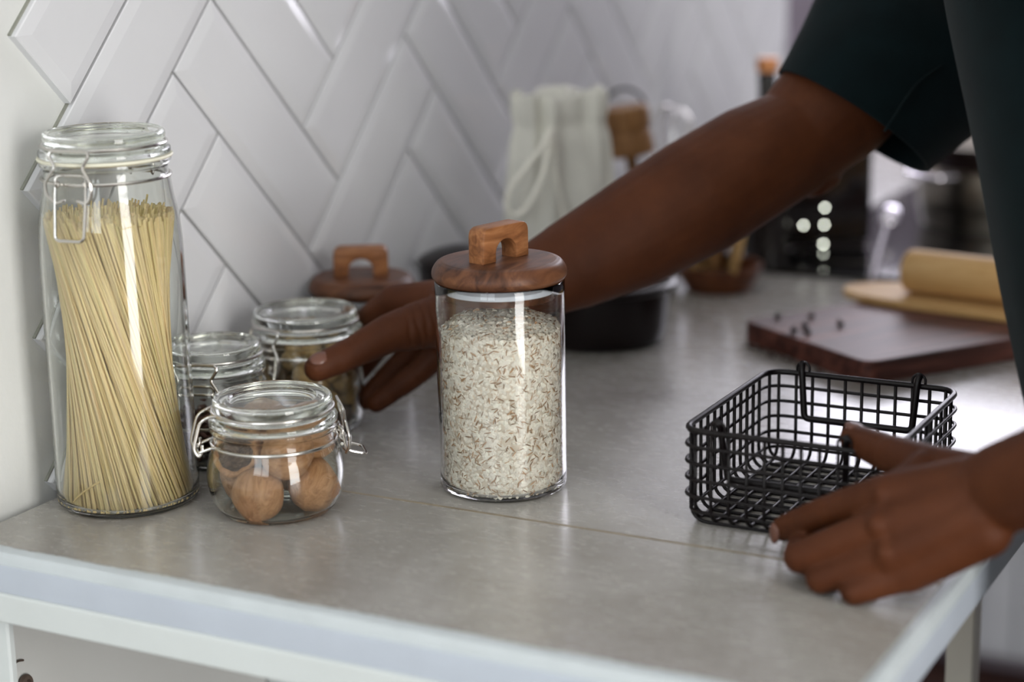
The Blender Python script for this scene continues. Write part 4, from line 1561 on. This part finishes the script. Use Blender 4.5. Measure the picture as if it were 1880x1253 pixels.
# right hand
RW = (0.2167, 0.3709, 1.0042)
I1, M1, R1_, P1_ = (0.1373, 0.3628, 1.0007), (0.1350, 0.3809, 0.9864), (0.1507, 0.3839, 0.9675), (0.1724, 0.3701, 0.9608)
chain(B, [(0.2192, 0.3752, 1.0066), (0.1939, 0.3639, 1.0015)], [0.0262, 0.0245])
cone(B, (0.1944, 0.3674, 1.0008), I1, 0.0225, 0.0125)
cone(B, (0.1971, 0.3754, 0.9950), M1, 0.0215, 0.0125)
cone(B, (0.2000, 0.3785, 0.9880), R1_, 0.0205, 0.0125)
cone(B, (0.2070, 0.3744, 0.9852), P1_, 0.0195, 0.0120)
chain(B, [I1, (0.1058, 0.3730, 0.9805), (0.0871, 0.3786, 0.9652), (0.0785, 0.3795, 0.9514)], [0.0125, 0.0104, 0.0090, 0.0080])
chain(B, [M1, (0.1095, 0.3891, 0.9605), (0.0981, 0.3880, 0.9449), (0.0905, 0.3842, 0.9331)], [0.0125, 0.0108, 0.0094, 0.0083])
chain(B, [R1_, (0.1364, 0.3726, 0.9462), (0.1235, 0.3591, 0.9310), (0.1157, 0.3495, 0.9199)], [0.0122, 0.0107, 0.0096, 0.0085])
chain(B, [P1_, (0.1596, 0.3588, 0.9448), (0.1446, 0.3461, 0.9321), (0.1341, 0.3356, 0.9229)], [0.0118, 0.0103, 0.0092, 0.0080])
chain(B, [(0.2028, 0.3563, 0.9953), (0.1782, 0.3315, 0.9907), (0.1636, 0.3136, 0.9878), (0.1449, 0.2912, 0.9765), (0.1258, 0.2677, 0.9666)], [0.0215, 0.0190, 0.0152, 0.0126, 0.0104])
ball(B, (0.1372, 0.2800, 0.9720), 0.0122)
# left arm and hand (holding the basket)
SHL = (0.700, 0.255, 1.325)
ELL = (0.860, 0.100, 1.125)
chain(B, [SHL, (0.785, 0.175, 1.222), ELL], [0.050, 0.049, 0.043])
chain(B, [ELL, (0.805, 0.112, 1.078), (0.745, 0.130, 1.030), (0.705, 0.146, 1.000), (0.6654, 0.1695, 0.9764)], [0.043, 0.0455, 0.0375, 0.0305, 0.0265])
LW = (0.6654, 0.1695, 0.9764)
LI1, LM1, LR1, LP1 = (0.5935, 0.1702, 0.9612), (0.5966, 0.1570, 0.9459), (0.6038, 0.1521, 0.9312), (0.6150, 0.1530, 0.9217)
cone(B, LW, (0.6491, 0.1662, 0.9708), 0.0265, 0.0190)
cone(B, (0.6552, 0.1729, 0.9746), LI1, 0.0200, 0.0130)
cone(B, (0.6509, 0.1655, 0.9690), LM1, 0.0190, 0.0126)
cone(B, (0.6539, 0.1613, 0.9607), LR1, 0.0190, 0.0134)
cone(B, (0.6561, 0.1601, 0.9524), LP1, 0.0175, 0.0125)
chain(B, [LI1, (0.5608, 0.1822, 0.9452), (0.5354, 0.1945, 0.9291), (0.5206, 0.2013, 0.9192)], [0.0128, 0.0098, 0.0092, 0.0085])
chain(B, [LM1, (0.5464, 0.1566, 0.9190), (0.5370, 0.1839, 0.9133), (0.5402, 0.2054, 0.9132)], [0.0124, 0.0102, 0.0092, 0.0084])
chain(B, [LR1, (0.5621, 0.1495, 0.9096), (0.5539, 0.1763, 0.9042), (0.5581, 0.1974, 0.9048)], [0.0116, 0.0090, 0.0084, 0.0078])
chain(B, [LP1, (0.5854, 0.1427, 0.9078), (0.5788, 0.1615, 0.9042), (0.5831, 0.1803, 0.9047)], [0.0110, 0.0082, 0.0076, 0.0070])
chain(B, [(0.6596, 0.1813, 0.9713), (0.6147, 0.1996, 0.9717), (0.5782, 0.2264, 0.9698), (0.5505, 0.2467, 0.9699)], [0.0190, 0.0150, 0.0122, 0.0095])
cone(B, (0.6128, 0.1923, 0.9702), (0.6045, 0.1752, 0.9663), 0.0150, 0.0120)
for q in ((0.5956, 0.1630, 0.9647), (0.5967, 0.1500, 0.9496), (0.6039, 0.1449, 0.9347)):
    ball(B, q, 0.0080)
# trunk, neck, head, legs
chain(B, [(0.81, 0.36, 0.86), (0.765, 0.375, 0.97), (0.705, 0.43, 1.15), (0.660, 0.46, 1.30), (0.64, 0.46, 1.36)], [0.070, 0.068, 0.072, 0.068, 0.05])
cone(B, (0.655, 0.44, 1.30), SHL, 0.058, 0.050)
cone(B, (0.635, 0.48, 1.31), SHR, 0.058, 0.050)
cone(B, (0.62, 0.455, 1.38), (0.565, 0.435, 1.49), 0.055, 0.052)
ball(B, (0.545, 0.43, 1.575), 0.078, (1.12, 0.92, 1.32))
ball(B, (0.500, 0.425, 1.535), 0.050, (1.0, 0.9, 1.1))
cone(B, (0.458, 0.418, 1.585), (0.443, 0.415, 1.560), 0.010, 0.014)
for s in (-1, 1):
    ball(B, (0.552, 0.43 + s * 0.074, 1.565), 0.022, (0.8, 0.35, 1.3))
    cone(B, (0.452, 0.42 - s * 0.012, 1.522), (0.452, 0.42 + s * 0.012, 1.522), 0.008, 0.008)
    cone(B, (0.81, 0.37 + s * 0.085, 0.82), (0.80, 0.37 + s * 0.10, 0.48), 0.075, 0.054)
    cone(B, (0.80, 0.37 + s * 0.10, 0.48), (0.83, 0.37 + s * 0.11, 0.09), 0.054, 0.038)
    cone(B, (0.84, 0.37 + s * 0.11, 0.06), (0.70, 0.36 + s * 0.13, 0.045), 0.036, 0.030)
raw = B.mesh('person_raw', smooth=False)
tmp = bpy.data.objects.new('tmp_person', raw)
COL.objects.link(tmp)
md = tmp.modifiers.new('remesh', 'REMESH')
md.mode = 'VOXEL'
md.voxel_size = 0.0019
md.use_smooth_shade = True
sm = tmp.modifiers.new('smooth', 'SMOOTH')
sm.factor = 0.5
sm.iterations = 4
dg = bpy.context.evaluated_depsgraph_get()
pm_ = bpy.data.meshes.new_from_object(tmp.evaluated_get(dg))
bpy.data.objects.remove(tmp)
pm_.name = 'person'
pm_.materials.clear()
# skin folds at the joints
nvp = len(pm_.vertices)
PV = np.empty(nvp * 3, np.float32)
pm_.vertices.foreach_get('co', PV)
PV = PV.reshape(-1, 3).astype(np.float64)
PN = np.empty(nvp * 3, np.float32)
pm_.vertex_normals.foreach_get('vector', PN)
PN = PN.reshape(-1, 3).astype(np.float64)


def folds(joint, towards, reach, offs, depth, sigma=0.0013):
    j = np.array(joint)
    ax_ = np.array(towards) - j
    ax_ /= np.linalg.norm(ax_)
    d = PV - j
    near = np.nonzero((d * d).sum(1) < reach * reach)[0]
    s_ = d[near] @ ax_
    wob = 0.0007 * np.sin(PV[near] @ np.array([310.0, 270.0, 340.0]))
    amt = np.zeros(len(near))
    for o_ in offs:
        amt += np.exp(-((s_ + wob - o_) / sigma) ** 2)
    fall = np.clip(1.6 - 1.6 * np.sqrt((d[near] ** 2).sum(1)) / reach, 0, 1)
    PV[near] -= PN[near] * (depth * amt * fall)[:, None]


folds((0.1449, 0.2912, 0.9765), (0.1258, 0.2677, 0.9666), 0.026, (-0.004, 0.0, 0.004), 0.0007)
folds((0.1808, 0.3271, 0.9911), (0.1636, 0.3136, 0.9878), 0.040, (-0.018, -0.011, -0.0045, 0.002, 0.009), 0.0010, 0.0015)
for a_, b_ in (((0.1364, 0.3726, 0.9462), (0.1235, 0.3591, 0.9310)), ((0.1235, 0.3591, 0.9310), (0.1157, 0.3495, 0.9199)), ((0.1596, 0.3588, 0.9448), (0.1446, 0.3461, 0.9321)), ((0.1446, 0.3461, 0.9321), (0.1341, 0.3356, 0.9229)),
               ((0.5782, 0.2264, 0.9698), (0.5505, 0.2467, 0.9699)), ((0.5608, 0.1822, 0.9452), (0.5354, 0.1945, 0.9291)), ((0.5354, 0.1945, 0.9291), (0.5206, 0.2013, 0.9192)), ((0.1058, 0.3730, 0.9805), (0.0871, 0.3786, 0.9652))):
    folds(a_, b_, 0.020, (-0.002, 0.0022), 0.0008)
for a_, b_ in (((0.5959, 0.1620, 0.9647), (0.5626, 0.1767, 0.9472)), ((0.5970, 0.1489, 0.9493), (0.5464, 0.1566, 0.9190)), ((0.6048, 0.1442, 0.9347), (0.5621, 0.1495, 0.9096))):
    folds(a_, b_, 0.020, (-0.006, 0.006), 0.0004, 0.0022)
pm_.vertices.foreach_set('co', PV.astype(np.float32).ravel())
pm_.update()
pm_.polygons.foreach_set('use_smooth', [True] * len(pm_.polygons))
person = add('person', pm_, M['skin'])
tag(person, 'person in a dark teal t-shirt leaning over the worktop, hands on jar and basket', 'person')


def nail(c, nrm, axis, w, l):
    c, nrm, axis = Vector(c), Vector(nrm).normalized(), Vector(axis)
    axis = (axis - nrm * axis.dot(nrm)).normalized()
    side = nrm.cross(axis)
    v = [c + side * (p[0] * w) + axis * (p[1] * l) + nrm * (p[2] * 0.0016 - 0.0010 * p[0] * p[0]) for p in iv.tolist()]
    add('fingernail', make_mesh('fingernail', v, ifc), M['nail'], person)


def pv(p):
    return Vector(p)


tipR, ipR = pv((0.1258, 0.2677, 0.9666)), pv((0.1449, 0.2912, 0.9765))
nail(tipR + (-ax_f * 0.66 - ax_d * 0.66 + ax_r * 0.0).normalized() * 0.0102 + (ipR - tipR).normalized() * 0.002, -ax_f * 0.75 - ax_d * 0.62, tipR - ipR, 0.0066, 0.0080)
tipL, ipL = pv((0.2409, 0.0843, 0.9767)), pv((0.2762, 0.0679, 0.9764))
tipL, ipL = pv((0.5505, 0.2467, 0.9699)), pv((0.5782, 0.2264, 0.9698))
nail(tipL + (-ax_d * 0.9 - ax_f * 0.25).normalized() * 0.0088, -ax_d * 0.9 - ax_f * 0.3, tipL - ipL, 0.0060, 0.0076)
tipI, ipI = pv((0.5207, 0.2011, 0.9182)), pv((0.5356, 0.1940, 0.9271))
nail(tipI + (-ax_r * 0.85 - ax_f * 0.35 + ax_d * 0.2).normalized() * 0.0082, -ax_r * 0.8 - ax_f * 0.35 + ax_d * 0.1, ax_d * 0.9 + ax_f * 0.3, 0.0056, 0.0070)

# ---- t-shirt
def loft(rings_, closed_ends=(False, False)):
    vs, fs = [], []
    n = len(rings_[0])
    for r in rings_:
        vs += [tuple(p) for p in r]
    for i in range(len(rings_) - 1):
        for k in range(n):
            l = (k + 1) % n
            fs.append((i * n + k, i * n + l, (i + 1) * n + l, (i + 1) * n + k))
    if closed_ends[0]:
        fs.append(tuple(reversed(range(n))))
    if closed_ends[1]:
        fs.append(tuple(range((len(rings_) - 1) * n, len(rings_) * n)))
    return vs, fs


def ell(c, e1, e2, a, b, n=64, fold=0.0, fk=5, ph=0.0):
    c, e1, e2 = Vector(c), Vector(e1), Vector(e2)
    out = []
    for k in range(n):
        t = 2 * math.pi * k / n
        f = 1 + fold * math.sin(fk * t + ph) + fold * 0.6 * math.sin((fk + 4) * t + 2.1 * ph + 1)
        out.append(c + e1 * (a * f * math.cos(t)) + e2 * (b * f * math.sin(t)))
    return out


TS = Geo()
X_, Y_ = Vector((1, 0, 0)), Vector((0, 1, 0))
keys = [(0.800, 0.350, 0.800, 0.124, 0.185), (0.792, 0.355, 0.860, 0.123, 0.185), (0.775, 0.360, 0.910, 0.115, 0.182), (0.748, 0.372, 0.975, 0.106, 0.180), (0.718, 0.395, 1.060, 0.105, 0.180), (0.690, 0.425, 1.145, 0.105, 0.182),
        (0.655, 0.470, 1.240, 0.106, 0.185), (0.640, 0.475, 1.310, 0.104, 0.180), (0.635, 0.470, 1.365, 0.088, 0.150), (0.632, 0.465, 1.395, 0.070, 0.100), (0.628, 0.462, 1.405, 0.062, 0.070)]
tw = spline([Vector((k[0], k[1], k[2])) for k in keys], 5)
ta = spline([Vector((k[3], k[4], 0)) for k in keys], 5)
rr = []
for i, (c, ab) in enumerate(zip(tw, ta)):
    h = max(0, 1.25 - c.z)
    rr.append(ell(c, X_, Y_, ab.x, ab.y, 72, 0.012 * min(1, h * 4), 5, 0.5 + c.z * 3))
TS.extend(*loft(rr))


def sleeve(rings_):
    c = spline([r[0] for r in rings_], 5)
    e1 = spline([r[1] for r in rings_], 5)
    e2 = spline([r[2] for r in rings_], 5)
    ab = spline([Vector((r[3], r[4], 0)) for r in rings_], 5)
    out = []
    N_ = len(c)
    for i in range(N_):
        s = i / (N_ - 1)
        out.append(ell(c[i], e1[i].normalized(), e2[i].normalized(), ab[i].x, ab[i].y, 64, 0.014 * math.sin(math.pi * min(1, s * 1.15)) if s < 0.87 else 0.003, 4, 1.0 + 2.0 * s))
    # hem: a small fold inwards
    last = out[-1]
    cen = sum(last, Vector()) / len(last)
    dirn = (c[-1] - c[-2]).normalized()
    out.append([cen + (p - cen) * 0.975 + dirn * 0.0008 for p in last])
    out.append([cen + (p - cen) * 0.955 - dirn * 0.002 for p in last])
    out.append([cen + (p - cen) * 0.93 - dirn * 0.030 for p in last])
    return loft(out)


e1h = (Vector((0.4917, 0.6156, 1.0854)) - Vector((0.3768, 0.5774, 1.1663))).normalized()
hemc = (Vector((0.4917, 0.6156, 1.0854)) + Vector((0.3768, 0.5774, 1.1663))) / 2
hemd = Vector((hemc - CAM_POS)).normalized()
hemn = hemd.cross(e1h).normalized()
e2h = (hemd + hemn * (0.16 if hemn.z < 0 else -0.16)).normalized()
hl = (Vector((0.4917, 0.6156, 1.0854)) - Vector((0.3768, 0.5774, 1.1663))).length / 2
s1a, s1b = Vector((0.3848, 0.6084, 1.1992)), Vector((0.5128, 0.6504, 1.1070))
s2a, s2b = Vector((0.3925, 0.6464, 1.2365)), Vector((0.5352, 0.6917, 1.1288))
s3a, s3b = Vector((0.4153, 0.7065, 1.2828)), Vector((0.5614, 0.7266, 1.1619))
core = Vector((0.625, 0.52, 1.285))
TS.extend(*sleeve([
    (core, Vector((0.3, 0.2, -1)).normalized(), ax_f, 0.085, 0.075),
    ((s3a + s3b) / 2, (s3b - s3a).normalized(), ax_f, (s3b - s3a).length / 2, 0.082),
    ((s2a + s2b) / 2, (s2b - s2a).normalized(), ax_f, (s2b - s2a).length / 2, 0.080),
    ((s1a + s1b) / 2, (s1b - s1a).normalized(), e2h, (s1b - s1a).length / 2, 0.076),
    (hemc, e1h, e2h, hl, 0.072)]))
dl = (Vector(ELL) - Vector(SHL)).normalized()
u1 = dl.orthogonal().normalized()
u2 = dl.cross(u1)
sl = Vector(SHL)
TS.extend(*sleeve([((0.655, 0.40, 1.290), Vector((0.3, -0.2, -1)).normalized(), Vector((1, 0.2, 0)).normalized(), 0.085, 0.075),
                   (sl + Vector((-0.01, 0.02, 0)), u1, u2, 0.078, 0.078), (sl + dl * 0.08, u1, u2, 0.074, 0.074), (sl + dl * 0.14, u1, u2, 0.071, 0.071), (sl + dl * 0.175, u1, u2, 0.070, 0.070)]))
add('t_shirt', TS.mesh('t_shirt'), M['shirt'], person)
# stitched seam on the right sleeve
g = Geo()
g.extend(*tube(spline([(0.4813, 0.5255, 1.1291), (0.4854, 0.5337, 1.1379), (0.4908, 0.5487, 1.1522), (0.4976, 0.5653, 1.1649), (0.5086, 0.5831, 1.1744)], 6), 0.0012, 6))
add('sleeve_seam', g.mesh('sleeve_seam'), M['shirt'], person)
nv, nf = torus(0.060, 0.008, 0, 48, 10)
me = make_mesh('collar', nv, nf)
me.transform(Matrix.Translation((0.622, 0.460, 1.403)) @ Matrix.Rotation(-0.45, 4, 'Y'))
add('collar', me, M['shirt'], person)
TR = Geo()
wa = [ell((0.815, 0.36, z), X_, Y_, a, b, 48) for z, a, b in ((0.90, 0.105, 0.165), (0.86, 0.112, 0.172), (0.80, 0.116, 0.178), (0.76, 0.112, 0.176))]
TR.extend(*loft(wa, (True, True)))
for s in (-1, 1):
    rr = [ell((0.815, 0.37 + s * 0.085, 0.82), X_, Y_, 0.105, 0.096, 40), ell((0.81, 0.37 + s * 0.092, 0.66), X_, Y_, 0.092, 0.086, 40, 0.01), ell((0.805, 0.37 + s * 0.10, 0.48), X_, Y_, 0.074, 0.070, 40, 0.015),
          ell((0.815, 0.37 + s * 0.105, 0.30), X_, Y_, 0.068, 0.064, 40, 0.015), ell((0.83, 0.37 + s * 0.11, 0.10), X_, Y_, 0.064, 0.060, 40, 0.02), ell((0.83, 0.37 + s * 0.11, 0.075), X_, Y_, 0.062, 0.058, 40, 0.02)]
    TR.extend(*loft(rr, (True, True)))
add('trousers', TR.mesh('trousers'), M['trousers'], person)
for s in (-1, 1):
    sh = Geo()
    ex = [(0.885, 0.036, 0.05), (0.86, 0.042, 0.052), (0.80, 0.044, 0.048), (0.74, 0.048, 0.036), (0.70, 0.046, 0.030), (0.665, 0.034, 0.022), (0.655, 0.015, 0.012)]
    rr = []
    for (x, w, h) in ex:
        ring_ = []
        for k in range(24):
            t = 2 * math.pi * k / 24
            zz = h + h * math.sin(t)
            ring_.append(Vector((x, 0.365 + s * 0.12 + w * math.cos(t), max(zz, 0.0) * (0.9 if zz > h else 1.0))))
        rr.append(ring_)
    sh.extend(*loft(rr, (True, True)))
    add('shoe', sh.mesh('shoe'), M['shoe'], person)
HR = Geo()
for i, v in enumerate(iv):
    pass
hv_ = [((p[0] * 1.17 * 0.080) + 0.553, p[1] * 0.97 * 0.080 + 0.43, p[2] * 1.30 * 0.081 + 1.582) for p in iv.tolist()]
hf_ = [f for f in ifc if all((hv_[i][2] > 1.615 or (hv_[i][0] > 0.575 and hv_[i][2] > 1.535)) for i in f)]
add('hair', make_mesh('hair', hv_, hf_), M['hair'], person)
